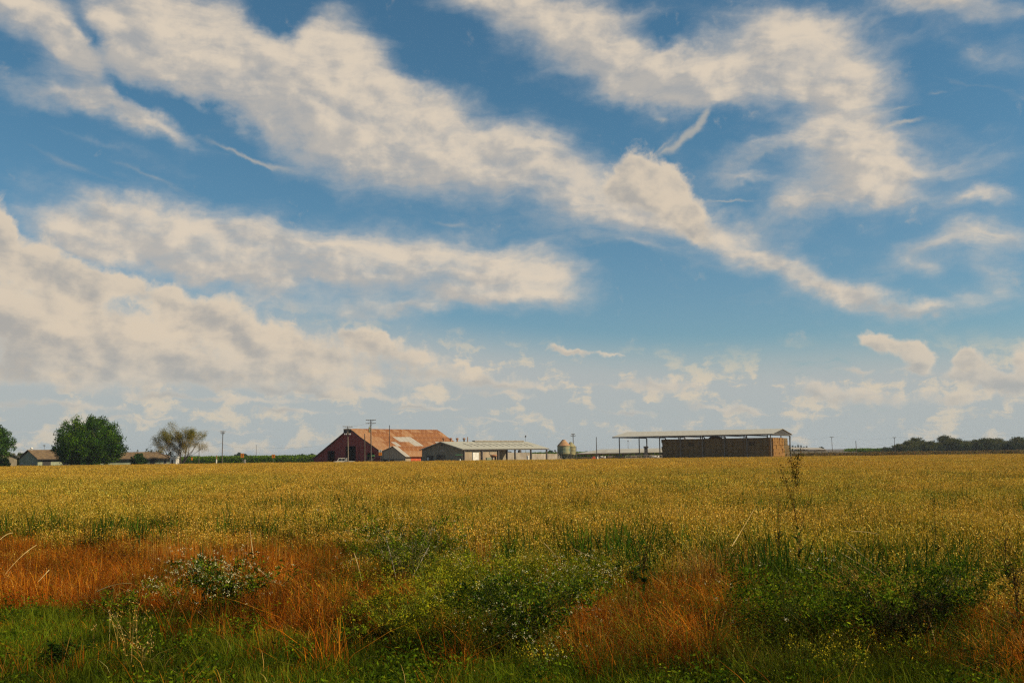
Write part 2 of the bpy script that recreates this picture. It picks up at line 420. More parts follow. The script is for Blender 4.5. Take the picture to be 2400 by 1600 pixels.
M['housewall'] = mat('pale_green_siding', (0.32, 0.34, 0.22), (0.26, 0.28, 0.18), 0.8, 0.85, bump=0.004, ribs=(2, 0.25, 0.01))
M['concrete'] = mat('old_concrete', (0.36, 0.31, 0.24), (0.29, 0.24, 0.18), 0.5, 0.95, bump=0.01, c3=(0.24, 0.19, 0.14), s3=0.4)
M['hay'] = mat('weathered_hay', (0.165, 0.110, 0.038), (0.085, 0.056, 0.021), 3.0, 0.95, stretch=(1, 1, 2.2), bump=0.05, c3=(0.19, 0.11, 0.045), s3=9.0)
M['hay2'] = mat('sunlit_hay_face', (0.27, 0.135, 0.022), (0.18, 0.082, 0.014), 2.4, 0.95, stretch=(1, 1, 2.2), bump=0.05, c3=(0.15, 0.06, 0.02), s3=7.0)  # brighter orange: sunlight on the stack's end put into the bale colour
M['green'] = mat('green_canopy_paint', (0.10, 0.28, 0.10), rough=0.5)
M['truck'] = mat('cream_truck_paint', (0.66, 0.60, 0.48), (0.60, 0.53, 0.42), rough=0.35, spec=0.5)
M['rubber'] = mat('black_rubber', (0.02, 0.02, 0.02), rough=0.85)
M['asphalt'] = mat('asphalt', (0.055, 0.052, 0.048), (0.045, 0.042, 0.04), 1.0, 0.9)
M['paint'] = mat('road_paint', (0.7, 0.68, 0.6), rough=0.7)
M['hide'] = mat('dark_cattle_hide', (0.035, 0.024, 0.018), (0.09, 0.06, 0.04), 1.5, 0.8)
M['hidew'] = mat('patched_cattle_hide', (0.60, 0.54, 0.46), (0.03, 0.022, 0.018), 1.3, 0.8, lo=0.49, hi=0.51)
M['wire'] = mat('power_wire', (0.03, 0.03, 0.032), rough=0.6)
M['trunk'] = mat('tree_bark', (0.11, 0.085, 0.06), (0.06, 0.046, 0.034), 3.0, 0.95, stretch=(2, 2, 0.5), bump=0.02)
M['black'] = mat('black_sign_ink', (0.02, 0.02, 0.02), rough=0.6)

# ------------------------------------------------------------------ ground, roads
def ground_mat():
    mt, q, b = base_mat('ground_soil', 0.95)
    p = q.n('ShaderNodeNewGeometry').outputs['Position']
    n1 = q.noise(p, 0.06, 6, 0.6); n2 = q.noise(p, 2.2, 7, 0.65); n3 = q.noise(p, 11.0, 5, 0.7)
    c = q.mix(q.ss(n1, 0.4, 0.62), (0.115, 0.068, 0.030, 1), (0.060, 0.052, 0.020, 1))
    c = q.mix(q.ss(n2, 0.42, 0.62, 0.0, 0.8), c, (0.045, 0.028, 0.014, 1))
    c = q.mix(q.ss(n3, 0.55, 0.72, 0.0, 0.7), c, (0.20, 0.12, 0.045, 1))
    q.put(b.inputs['Base Color'], c)
    bp = q.n('ShaderNodeBump'); bp.inputs['Strength'].default_value = 0.7; bp.inputs['Distance'].default_value = 0.06
    q.put(bp.inputs['Height'], n3); q.put(b.inputs['Normal'], bp.outputs[0])
    return mt
M['ground'] = ground_mat()
gm = MB()
gx = [-6000, -1500, -400, -120] + list(range(-60, 61, 4)) + [120, 400, 1500, 6000]
gy = [-300, -60, 0] + list(range(4, 41, 2)) + [60, 120, 300, 800, 2500, 9000]
for yy in gy:
    for xx in gx:
        near = abs(xx) < 62 and 4 <= yy <= 40
        gm.v.append((xx, yy, (0.05*math.sin(xx*0.9+yy*0.7) + 0.04*math.sin(xx*0.37-yy*1.3) - 0.05) if near else -0.05))
nx = len(gx)
for j in range(len(gy)-1):
    for i in range(nx-1):
        gm.f.append((j*nx+i, j*nx+i+1, (j+1)*nx+i+1, (j+1)*nx+i))
ground = tag(gm.build('ground', M['ground'], smooth=True), kind='structure')
M['yard'] = mat('trodden_yard_dirt', (0.30, 0.21, 0.12), (0.22, 0.15, 0.08), 0.15, 0.95)
tag(MB().box(-60, 240, -0.3, 160, 420, 0.0).build('farmyard', M['yard']), kind='structure')
road = MB().box(-900, 233.5, -0.3, 900, 239.5, 0.03).build('road', M['asphalt']); tag(road, kind='structure')
tag(MB().box(-900, 236.4, 0.034, 900, 236.55, 0.038).build('road_marking', M['paint']), kind='structure')

# ------------------------------------------------------------------ red barn
Pk = XY(815, 258); Pe = XY(1016, 281)
vdir = (Pe - Pk).normalized(); L = (Pe - Pk).length
gdir = Vector((vdir.y, -vdir.x, 0))
ang = frame_angle(gdir)
def barn_s(px, P=Pk): return on_line(P, gdir, px)
barn = thing('barn', 'big red barn with rusty orange iron roof, tall dark doorways in its gable', 'barn', Pk, ang)
sl, sr = barn_s(736), barn_s(893)
hr = Z(815, 1004.5, 258)
d1, d2, d3 = (barn_s(768), barn_s(785)), (barn_s(810), barn_s(834)), (barn_s(860), barn_s(877))
h1, h2, h3 = Z(776, 1056, 262), Z(822, 1045, 257), Z(868, 1061, 252)
zl, zr = 1.6, 3.35
roofp = [(sl, zl), (-1.2, hr-1.1), (-1.2, hr-0.15), (1.3, hr-0.15), (3.0, hr-0.9), (5.2, hr-2.15), (sr, zr)]
def zroof(x, prof):
    for (a, za), (b, zb) in zip(prof, prof[1:]):
        if a <= x <= b and b > a: return za + (zb-za)*(x-a)/(b-a)
    return prof[-1][1]
out = [(sl, -0.05)]
for (a, b), hh in ((d1, h1), (d2, h2), (d3, h3)):
    out += [(a, -0.05), (a, hh), (b, hh), (b, -0.05)]
out += [(sr, -0.05)] + roofp[::-1]
MB().prism(out, 0, 0.25).build('gable_wall', M['red'], barn)
MB().prism([(sl, -0.05), (sr, -0.05)] + roofp[::-1], L-0.25, L).build('rear_wall', M['red'], barn)
MB().box(sl, 0.26, -0.05, sl+0.2, L-0.26, zl-0.02).build('side_wall', M['red'], barn)
MB().box(sr-0.2, 0.26, -0.05, sr, L-0.26, zr-0.05).build('side_wall', M['red'], barn)
for (a, b), hh in ((d1, h1), (d2, h2), (d3, h3)):
    mb = MB()
    mb.box(a-0.18, -0.05, -0.05, a, -0.003, hh+0.18); mb.box(b, -0.05, -0.05, b+0.18, -0.003, hh+0.18); mb.box(a, -0.05, hh, b, -0.003, hh+0.18)
    mb.build('door_frame', M['red'], barn)
MB().box(d2[1]+0.22, -0.10, 0.1, d2[1]+1.3, -0.055, h2-0.1).build('door_leaf', M['red'], barn)
# roof sheets: rows down the slope, columns along the building
def slope_sheets(parent, prof, y0, y1, ncol, mats, pick, thick=0.06, name='roof_sheet', lap=0.0, jig=0.03):
    rr = random.Random(len(prof)*7+ncol)
    cache = {}
    w = (y1-y0)/ncol
    for i, ((a, za), (b, zb)) in enumerate(zip(prof, prof[1:])):
        for k in range(ncol):
            mk = pick(i, k)
            key = (i, mk)
            if key not in cache:
                dx, dz = b-a, zb-za
                ln = math.hypot(dx, dz)
                me = MB().box(0, 0.006, 0, ln+0.04, w-0.006, thick).mesh(name, M[mk])
                cache[key] = me
            o = link(name, cache[key], parent, (a, y0+k*w, za + 0.003*(k % 2) + rr.uniform(0, jig)),
                     (0, math.atan2(-(zb-za), b-a), 0))
slope_R = [(1.3, hr-0.1), (3.0, hr-0.85), (5.4, hr-2.2)]
x0, z0 = slope_R[-1]
for t in (0.35, 0.68, 1.0):
    slope_R.append((x0+(sr+0.5-x0)*t, z0+(zr-0.15-z0)*t))
def pickR(i, k):
    if i == 2 and k in (7, 8, 9, 10): return 'galv'
    if i == 3 and k in (5,  9, 10): return 'galv'
    if i == 4 and k in (3, 4, 10): return 'galv'
    if i == 3 and k in (15,): return 'galv'
    if k < 3 or rnd.random() < 0.16: return 'rust2'
    return 'rust'
slope_sheets(barn, slope_R, -0.45, L+0.3, 20, M, pickR)
MB().prism([(-1.25, hr-0.05), (-1.25, hr+0.02), (1.35, hr+0.02), (1.35, hr-0.05)], -0.45, L+0.3).build('ridge_cap', M['rust'], barn)
MB().prism([(sl-0.5, zl-0.25), (sl-0.5, zl-0.15), (-1.2, hr-0.95), (-1.2, hr-1.05)], -0.45, L+0.3).build('roof', M['rust'], barn)
MB().prism([(sl-0.5, zl-0.42), (sl-0.5, zl-0.27), (-1.25, hr-1.07), (-1.25, hr-1.22)], -0.50, -0.455).build('barge_board', M['trim'], barn)
mb = MB()
for (a, za), (b, zb) in zip(slope_R, slope_R[1:]):
    mb.prism([(a, za-0.2), (a, za-0.01), (b, zb-0.01), (b, zb-0.2)], -0.50, -0.455)
mb.build('barge_board', M['trim'], barn)
MB().box(-1.25, -0.40, hr-1.1, 1.3, -0.1, hr-0.055).build('hay_hood', M['trim'], barn)

# annex: lower lean barn beside the big one
an_l = Pk + gdir*(sr+0.15)
aw = 8.8
an = thing('annex', 'low grey board shed with rusty orange roof leaning against the red barn', 'shed', an_l, ang)
za_pk = Z(914, 1046, 246); ya_l = 3.1; ya_r = 2.05; ax = aw*0.52
LA = 23.0
MB().prism([(0, -0.05), (aw, -0.05), (aw, ya_r), (ax, za_pk-0.05), (0, ya_l)], 0, 0.15).build('gable_wall', M['annexwall'], an)
for k in range(14):
    x0 = 0.02 + k*aw/14
    z1 = (ya_l + (za_pk-ya_l)*min(1, x0/ax)) if x0 < ax else (za_pk + (ya_r-za_pk)*(x0+aw/14-ax)/(aw-ax))
    MB().box(x0, -0.03, 1.35, x0+aw/14-0.03, -0.003, min(z1, za_pk)-0.12).build('board', M['annexwall'], an)
MB().box(0.05, -0.10, 1.2, aw-0.05, -0.04, 1.34).build('rail', M['post'], an)
for a, b in ((0.6, 2.2), (2.9, 4.6)):
    MB().box(a, -0.05, 0.35, b, -0.004, 1.19).build('bay_shade', M['dark'], an)  # solid near-black panel painted as a shaded bay
MB().box(0, 0.16, -0.05, 0.15, LA, ya_l-0.1).build('side_wall', M['annexwall'], an)
slope_sheets(an, [(ax, za_pk), (ax+(aw-ax)*0.5, (za_pk+ya_r)/2), (aw+0.45, ya_r-0.22)], -0.35, LA, 16, M,
             lambda i, k: 'galv' if (k == 0 or (i == 1 and k in (7,)) or (k in (12,))) else ('rust2' if i == 1 else 'rust'))
slope_sheets(an, [(-0.1, ya_l+0.02), (ax, za_pk+0.02)], -0.35, LA, 16, M, lambda i, k: 'galv' if k == 0 else 'rust2')
y = 0.2                                        # the long side: posts, doors, and black panels for the bays' shade
for w_, mk, nm in ((1.6, 'beige', 'wall_panel'), (3.4, 'orange', 'door'), (1.0, 'dark', 'bay_shade'), (0.8, 'orange', 'door'), (3.2, 'white', 'wall_panel'),
                   (3.0, 'dark', 'bay_shade'), (0.5, 'orange', 'post'), (2.6, 'beige', 'wall_panel'), (4.8, 'annexwall', 'wall_panel')):
    MB().box(aw-0.15, y, -0.05, aw, y+w_-0.04, ya_r-0.2).build(nm, M[mk], an)
    y += w_

# ------------------------------------------------------------------ grey dairy building with open bays
Pg = XY(1084, 228); Pgf = XY(1282, 250)
gv = (Pgf-Pg).normalized(); LG = (Pgf-Pg).length
gg = Vector((gv.y, -gv.x, 0))
wl = -on_line(Pg, gg, 989)
dairy = thing('dairy_building', 'long low grey farm building, pale metal roof, closed front and open bays on posts', 'farm building', Pg, frame_angle(gg))
ze = Z(1084, 1051.3, 228); zp = Z(1036, 1035, 232)
LC = on_line(Pg, gv, 1167)                     # where the closed part ends
hw = wl/2
gab = [(-wl, -0.05), (0, -0.05), (0, ze), (-hw, zp-0.02), (-wl, ze)]
MB().prism(gab, 0, 0.25).build('gable_wall', M['greywall'], dairy)
MB().prism(gab, LC-0.25, LC).build('inner_wall', M['greywall'], dairy)
MB().box(-0.2, 0.26, -0.05, 0, LC-0.26, ze-0.15).build('side_wall', M['beige'], dairy)
MB().box(-wl, 0.26, -0.05, -wl+0.2, LG, ze-0.15).build('side_wall', M['greywall'], dairy)
def dx(px): return on_line(Pg, gg, px)
def dy(px): return on_line(Pg, gv, px)
w1a, w1b, w2a, w2b = dx(1000.5), dx(1015), dx(1024), dx(1043)
for a, b, z0, z1 in ((w1a, w1b, 0.9, 2.05), (w2a, w2b, 0.6, 2.1)):
    f = MB().box(a-0.1, -0.05, z0-0.1, b+0.1, -0.003, z1+0.1).build('window', M['trim'], dairy)
    MB().box(a, -0.07, z0, b, -0.053, z1).build('pane', M['glass'], f)
    n = 2 if b-a < 2.2 else 3
    for k in range(1, n): MB().box(a+(b-a)*k/n-0.04, -0.085, z0, a+(b-a)*k/n+0.04, -0.072, z1).build('mullion', M['steel'], f)
MB().box(w1a+0.15, -0.09, 1.0, w1a+0.7, -0.073, 1.75).build('curtain', M['white'], dairy)
ce = (dx(1030)+dx(1044))/2                     # pale arched emblem panel under the ridge
pts = [(ce-0.85, 2.95), (ce+0.85, 2.95), (ce+0.72, 3.25), (ce+0.35, 3.38), (ce, 3.45), (ce-0.35, 3.38), (ce-0.72, 3.25)]
MB().prism(pts, -0.06, -0.003).build('arched_emblem', M['galv'], dairy)
MB().box(dx(1036)-0.25, -0.05, zp-0.95, dx(1036)+0.25, -0.003, zp-0.5).build('vent_grille', M['trim'], dairy)
NR = 24
prof = [(-hw, zp), (-hw/2, (zp+ze)/2), (0.45, ze-0.12)]
slope_sheets(dairy, prof, -0.4, LG+0.4, NR, M, lambda i, k: 'palroof', jig=0.008)
MB().prism([(-wl-0.45, ze-0.12), (-wl-0.45, ze-0.05), (-hw, zp+0.07), (-hw, zp)], -0.4, LG+0.4).build('roof', M['palroof'], dairy)
for k in range(11):                            # raised dark slots down the roof
    y = 5.0 + k*(LG-7.0)/10.5
    a, b = -hw*0.72, -hw*0.28
    za, zb = ze-0.12+(zp-ze+0.12)*(0.45-a)/(hw+0.45), ze-0.12+(zp-ze+0.12)*(0.45-b)/(hw+0.45)
    MB().poly([(a, y, za+0.085), (b, y, zb+0.085), (b, y+0.14, zb+0.085), (a, y+0.14, za+0.085), (a, y, za+0.12), (b, y, zb+0.12), (b, y+0.14, zb+0.12), (a, y+0.14, za+0.12)],
              [(0,3,2,1),(4,5,6,7),(0,1,5,4),(1,2,6,5),(2,3,7,6),(3,0,4,7)]).build('skylight_slot', M['trim'], dairy)
rv0, rv1 = on_line(Pg-gg*hw, gv, 1110), on_line(Pg-gg*hw, gv, 1226)
MB().box(-hw-0.5, rv0, zp+0.14, -hw+0.5, rv1, zp+0.34).build('ridge_vent', M['galv'], dairy)
MB().box(-hw-0.4, rv0+0.1, zp+0.04, -hw+0.4, rv1-0.1, zp+0.135).build('ridge_vent_base', M['steeld'], dairy)
MB().box(0.30, -0.42, ze-0.34, 0.44, LG+0.42, ze-0.19).build('eave_fascia', M['steeld'], dairy)
for s_ in ((-hw, zp, 0.44, ze-0.12), (-wl-0.45, ze-0.12, -hw, zp)):
    a, za, b, zb = s_
    MB().prism([(a, za-0.16), (a, za-0.01), (b, zb-0.01), (b, zb-0.16)], -0.46, -0.41).build('barge_board', M['galv'], dairy)
for px in (1043, 1060, 1075, 1091):            # ventilator stubs on the back slope by the ridge
    yv = on_line(Pg-gg*hw, gv, px)
    t = MB().lathe([(0.20, zp-0.2), (0.20, zp+0.55), (0.34, zp+0.62), (0.36, zp+0.85), (0.15, zp+0.95)], -hw-0.45, yv, 10).build('roof_vent', M['siloroof'], dairy)
yv = on_line(Pg-gg*hw, gv, 1093.5)
MB().tube((-hw+0.4, yv, zp-0.2), (-hw+0.4, yv, zp+1.15), 0.11).build('flue_pipe', M['siloroof'], dairy)
for px, wd in ((1086.5, 0.36), (1128.5, 0.42), (1167, 0.42), (1206, 0.36), (1243, 0.36), (1280, 0.40)):
    yv = dy(px)
    MB().box(0.02, yv-wd/2, -0.05, 0.28, yv+wd/2, ze-0.2).build('post', M['steeld'], dairy)
    if px > 1170:
        MB().box(-wl+0.25, yv-0.15, -0.05, -wl+0.5, yv+0.15, ze-0.2).build('post', M['steeld'], dairy)
        MB().box(-wl+0.3, yv-0.08, ze-0.19, 0.02, yv+0.08, ze-0.03).build('tie_beam', M['steeld'], dairy)
a, b = dy(1107.5), dy(1121.5)
f = MB().box(0.003, a-0.14, 0, 0.05, b+0.14, 2.85).build('door_frame', M['trim'], dairy)
MB().box(0.053, a, 0.02, 0.09, b, 2.72).build('door_leaf', M['white'], dairy)
MB().box(0.003, dy(1088), ze-0.75, 0.04, dy(1166), ze-0.55).build('dark_band', M['greywall'], dairy)

# pieces standing by its open bays
o = thing('generator_box', 'green grey cabinet with dark openings by the white door wall', 'cabinet', XY(1147, 227), 0.3)
MB().box(-0.75, -0.5, -0.05, 0.35, 0.5, 1.55).build('body', M['housewall'], o)
MB().box(0.36, -0.45, -0.05, 0.75, 0.45, 1.5).build('vent_housing', M['trim'], o)
o = thing('feed_mixer', 'pinkish round tank on dark legs beside the cabinet', 'tank', XY(1157, 229.5), 0.3)
MB().lathe([(0.12, 1.55), (0.7, 1.7), (0.85, 1.95), (0.7, 2.15), (0.2, 2.2)], 0, 0, 14).build('tank', M['siloroof'], o)
for sx in (-0.4, 0.4): MB().box(sx-0.16, -0.2, -0.05, sx+0.16, 0.2, 1.7).build('leg', M['dark'], o)
MB().tube((-0.7, 0, 2.0), (-1.1, 0, 2.5), 0.06).tube((-1.1, 0, 2.5), (-0.9, 0, 2.9), 0.05).build('spout', M['steeld'], o)

# ------------------------------------------------------------------ low beige bunker wall behind
o = thing('bunker_wall', 'long low beige concrete wall behind the open bays', 'wall', XY(1165, 262), 0)
e = XY(1246, 268); s0_ = XY(1165, 262)
n = 7
for k in range(n):
    a_ = s0_.lerp(e, k/n)-s0_; b_ = s0_.lerp(e, (k+1)/n)-s0_
    hgt = Z(1168+k*11, 1059.6+k*0.15, 264)
    MB().poly([(a_.x, a_.y, -0.05), (b_.x-0.03, b_.y, -0.05), (b_.x-0.03, b_.y+0.3, -0.05), (a_.x, a_.y+0.3, -0.05),
               (a_.x, a_.y, hgt), (b_.x-0.03, b_.y, hgt), (b_.x-0.03, b_.y+0.3, hgt), (a_.x, a_.y+0.3, hgt)],
              [(0,3,2,1),(4,5,6,7),(0,1,5,4),(1,2,6,5),(2,3,7,6),(3,0,4,7)]).build('wall_panel', M['concrete'], o)
o = thing('bunker_wall', 'lower end of the pale concrete wall, next to the silos', 'wall', XY(1247, 268), 0)
s0_ = XY(1247, 268)
for k in range(5):
    b0, b1 = XY(1247+k*13, 268+k*2)-s0_, XY(1247+(k+1)*13-0.4, 270+k*2)-s0_
    hgt = Z(1250+k*13, 1062.6+k*0.1, 270)
    MB().poly([(b0.x, b0.y, -0.05), (b1.x, b1.y, -0.05), (b1.x, b1.y+0.3, -0.05), (b0.x, b0.y+0.3, -0.05), (b0.x, b0.y, hgt), (b1.x, b1.y, hgt), (b1.x, b1.y+0.3, hgt), (b0.x, b0.y+0.3, hgt)],
              [(0,3,2,1),(4,5,6,7),(0,1,5,4),(1,2,6,5),(2,3,7,6),(3,0,4,7)]).build('wall_panel', M['concrete'], o)

# ------------------------------------------------------------------ hay shed
A = XY(1808, 250); B = XY(1442, 270)
hv = (A-B).normalized(); LH = (A-B).length     # local x along the shed, left to right
hn = Vector((-hv.y, hv.x, 0))
shed = thing('hay_shed', 'long open hay shed, thin pale gabled roof on slim posts', 'hay shed', B, frame_angle(hv))
WH = on_line(A, hn, 1853)
hze = Z(1808, 1016.4, 250); hzl = Z(1442, 1023.6, 270)
hze = (hze+hzl)/2; hzp = Z(1833, 1004.6, 260)
NH = 26
def sheet_strip(y0, z0, y1, z1, name):
    me = None
    w = (LH+1.2)/NH
    ln = math.hypot(y1-y0, z1-z0)
    me = MB().box(0.006, 0, 0, w-0.006, ln, 0.06).mesh(name, M['hayroof'])
    for k in range(NH):
        link(name, me, shed, (-0.6+k*w, y0, z0+0.004*(k % 2)), (math.atan2(z1-z0, y1-y0), 0, 0))
sheet_strip(-0.5, hze, WH/2, hzp, 'roof_sheet')
MB().poly([(-0.6, WH/2, hzp), (LH+0.6, WH/2, hzp), (LH+0.6, WH+0.7, hze), (-0.6, WH+0.7, hze), (-0.6, WH/2, hzp+0.06), (LH+0.6, WH/2, hzp+0.06), (LH+0.6, WH+0.7, hze+0.06), (-0.6, WH+0.7, hze+0.06)],
          [(0,3,2,1),(4,5,6,7),(0,1,5,4),(1,2,6,5),(2,3,7,6),(3,0,4,7)]).build('roof', M['hayroof'], shed)
MB().box(-0.6, -0.5, hze-0.30, LH+0.6, -0.38, hze-0.04).build('eave_beam', M['steel'], shed)
MB().poly([(LH+0.3, 0.4, hze-0.02), (LH+0.3, WH-0.3, hze-0.02), (LH+0.3, WH/2, hzp-0.15), (LH+0.36, 0.4, hze-0.02), (LH+0.36, WH-0.3, hze-0.02), (LH+0.36, WH/2, hzp-0.15)],
          [(0,1,2),(5,4,3),(0,3,4,1),(1,4,5,2),(2,5,3,0)]).build('gable_panel', M['trim'], shed)
MB().box(LH+0.26, -0.2, hze-0.2, LH+0.40, WH+0.3, hze-0.04).build('gable_beam', M['steel'], shed)
pxs = [1452, 1498.5, 1546.5, 1595, 1647, 1698, 1751, 1807]
for k, px in enumerate(pxs):
    xx = on_line(B, hv, px)
    xx = min(xx, LH-0.1)
    MB().box(xx-0.11, -0.11, -0.05, xx+0.11, 0.11, hze-0.31).build('post', M['pale'] if k == 7 else M['steel'], shed)
    MB().box(xx-0.14, WH-0.14, -0.05, xx+0.14, WH+0.14, hze-0.3).build('post', M['steel'], shed)
    MB().box(xx-0.07, 0.16, hze-0.34, xx+0.07, WH-0.16, hze-0.12).build('truss', M['steeld'], shed)
    if px > 1560:
        MB().box(xx-1.9, 4.0, hze-1.2, xx-1.7, 4.2, hze-0.1).build('hanger', M['steel'], shed)
MB().box(LH-0.1, WH/2-0.12, -0.05, LH+0.14, WH/2+0.12, hze-0.3).build('post', M['steel'], shed)
for s_ in (-1, 1): MB().tube((LH, WH, hze-1.6), (LH, WH+s_*0.8, hze-0.3), 0.05).build('brace', M['steel'], shed)

# the hay: courses of bales round a packed middle
hx0 = on_line(B+hn*0.5, hv, 1551); hx1 = LH-0.05
hay = thing('hay_stack', 'high block of dark brown stacked hay bales filling the shed, orange lit end', 'hay stack', B, frame_angle(hv))
rows = 6; hh = Z(1700, 1026.8, 255)
bh = hh/rows; nb = 20; bl = (hx1-hx0)/nb
MB().box(hx0+0.6, 1.2, 0, hx1-0.6, WH-1.2, hh-0.3).build('packed_middle', M['hay'], hay)
def bale_mesh(nm, lx, ly, lz, mt_, seed):
    import bmesh
    rr = random.Random(seed)
    bm = bmesh.new()
    bmesh.ops.create_cube(bm, size=1.0)
    bmesh.ops.subdivide_edges(bm, edges=bm.edges[:], cuts=1, use_grid_fill=True)
    for v in bm.verts:
        v.co = Vector((v.co.x*lx, v.co.y*ly, v.co.z*lz))
        k = 0.05
        if sum(1 for c_, l_ in ((v.co.x, lx), (v.co.y, ly), (v.co.z, lz)) if abs(c_) > l_*0.4) >= 2: v.co *= 0.98
        v.co += Vector((rr.uniform(-k, k), rr.uniform(-k, k), rr.uniform(-k, k)*0.5))
    me = bpy.data.meshes.new(nm); bm.to_mesh(me); bm.free()
    me.materials.append(mt_)
    return me
fm = [bale_mesh('bale', bl*1.03, 1.2, bh*1.03, M['hay'], 10+k) for k in range(6)]
for r_ in range(rows):
    off = 0.0 if r_ % 2 else bl*0.5
    for k in range(nb):
        xx = hx0+bl/2+k*bl+(off*0.25)
        if rnd.random() < 0.02: continue
        link('bale', rnd.choice(fm), hay, (min(xx, hx1-bl/2-0.8) if k == nb-1 else xx, 1.0+rnd.uniform(-0.10, 0.08), bh*(r_+0.5)+rnd.uniform(-0.02, 0.03)), (0, 0, rnd.uniform(-0.02, 0.02)))
ne = 12; ew = (WH-1.0)/ne
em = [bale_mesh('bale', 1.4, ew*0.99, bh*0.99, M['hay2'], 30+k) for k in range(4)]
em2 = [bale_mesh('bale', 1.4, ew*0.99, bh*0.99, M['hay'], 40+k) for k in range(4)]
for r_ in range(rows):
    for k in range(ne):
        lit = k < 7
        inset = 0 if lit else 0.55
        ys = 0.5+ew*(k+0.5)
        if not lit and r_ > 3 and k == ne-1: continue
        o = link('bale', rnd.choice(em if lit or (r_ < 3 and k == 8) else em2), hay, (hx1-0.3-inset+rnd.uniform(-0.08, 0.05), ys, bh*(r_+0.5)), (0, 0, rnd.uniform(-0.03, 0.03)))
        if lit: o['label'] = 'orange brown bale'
o = thing('straw_mound', 'tan heap of loose straw showing above the dark hay block', 'straw heap', B+hv*((hx0+hx1)*0.5-1)+hn*4+Vector((0, 0, hh-0.3)), frame_angle(hv))
MB().lathe([(2.0, 0), (1.7, 0.5), (1.2, 0.85), (0.5, 1.05), (0.1, 1.08)], 0, 0, 12).build('heap', M['rust2'], o)

# ------------------------------------------------------------------ feed silos
def silo(px, Y, rad, top_py, label, m_body, m_roof):
    P = XY(px, Y)
    t = thing('feed_silo', label, 'silo', P, 0.35, 'feed silos beside the open farm building')
    zt = Z(px, top_py, Y)
    zc = zt - 1.45*rad/1.6; zb = zc-1.9; zh = 0.75
    body = MB().lathe([(rad, zb), (rad*1.01, zb+0.62), (rad*0.985, zb+0.66), (rad, zb+1.25), (rad*0.985, zb+1.3), (rad, zc-0.02)], 0, 0, 24).build('tank', m_body, t)
    MB().lathe([(rad*1.04, zc-0.02), (rad*0.27, zt-0.12), (rad*0.27, zt)], 0, 0, 24).build('cone_roof', m_roof, t)
    MB().lathe([(0.22, zh), (rad*0.99, zb-0.01)], 0, 0, 20).build('hopper', m_body, t)
    for k in range(4):
        a = math.pi/4 + k*math.pi/2
        MB().tube((rad*math.cos(a), rad*math.sin(a), -0.05), (rad*math.cos(a), rad*math.sin(a), zb+0.5), 0.07, n=6).build('leg', M['steel'], t)
        b = a+math.pi/2
        MB().tube((rad*math.cos(a), rad*math.sin(a), 0.1), (rad*math.cos(b), rad*math.sin(b), zb-0.1), 0.035, n=5).build('brace', M['steel'], t)
        MB().tube((rad*math.cos(b), rad*math.sin(b), 0.1), (rad*math.cos(a), rad*math.sin(a), zb-0.1), 0.035, n=5).build('brace', M['steel'], t)
    MB().tube((rad*0.8, -rad*0.8, 0), (rad*0.8, -rad*0.8, zc), 0.03, n=5).tube((rad*0.95, -rad*0.6, 0), (rad*0.95, -rad*0.6, zc), 0.03, n=5).build('ladder', M['steel'], t)
    return t
silo(1321.5, 236, 1.55, 1030, 'front feed silo, green grey tank under a rusty orange cone', M['silo'], M['siloroof'])
silo(1338, 240, 1.2, 1035.5, 'smaller mottled yellow feed silo behind the rusty coned one', M['silo2'], M['silo2'])
o = thing('auger', 'thin slanting auger pipe leaning against the green feed silo', 'auger', XY(1311, 234), 0)
MB().tube((1.1, 0, 0.5), (-1.0, 0, 2.9), 0.09).build('tube', M['steel'], o)
MB().box(-1.2, -0.15, 2.75, -0.85, 0.15, 3.1).build('head', M['steeld'], o)
MB().tube((-0.2, 0, 2.0), (-0.2, 0, -0.05), 0.04).build('stand', M['steel'], o)

# ------------------------------------------------------------------ cattle shade and corral
S0, S1 = XY(1352, 300), XY(1560, 285)
sv = (S1-S0).normalized(); LS = (S1-S0).length
cs = thing('cattle_shade', 'long low cattle shade with dark underside behind the corral rails', 'cattle shade', S0, frame_angle(sv))
ez, rz_ = 1.95, 3.15
MB().poly([(0, -0.3, ez), (LS, -0.3, ez+0.1), (LS, 5, rz_+0.1), (5.5, 5, rz_), (0, -0.3, ez+0.12), (LS, -0.3, ez+0.22), (LS, 5, rz_+0.22), (5.5, 5, rz_+0.12)],
          [(0,3,2,1),(4,5,6,7),(0,1,5,4),(1,2,6,5),(2,3,7,6),(3,0,4,7)]).build('roof', M['hayroof'], cs)
MB().poly([(0, -0.3, ez), (5.5, 5, rz_), (9, 10.3, ez), (0, -0.3, ez-0.12), (5.5, 5, rz_-0.12), (9, 10.3, ez-0.12)],
          [(0,1,2),(5,4,3),(0,3,4,1),(1,4,5,2),(2,5,3,0)]).build('dark_gable', M['trim'], cs)
MB().poly([(5.5, 5, rz_), (LS, 5, rz_+0.1), (LS, 10.3, ez+0.1), (9, 10.3, ez), (5.5, 5, rz_+0.08), (LS, 5, rz_+0.18), (LS, 10.3, ez+0.18), (9, 10.3, ez+0.08)],
          [(0,3,2,1),(4,5,6,7),(0,1,5,4),(1,2,6,5),(2,3,7,6),(3,0,4,7)]).build('roof', M['rust2'], cs)
MB().box(0, -0.42, ez-0.2, LS, -0.31, ez+0.0).build('eave_beam', M['siloroof'], cs)
for k in range(14):
    xx = 0.6+k*(LS-1.2)/13
    MB().box(xx-0.11, -0.1, -0.05, xx+0.11, 0.12, ez-0.02).build('post', M['steeld'], cs)
    if k % 2: MB().box(xx-0.9, 9.9, -0.05, xx-0.68, 10.1, ez).build('post', M['steeld'], cs)
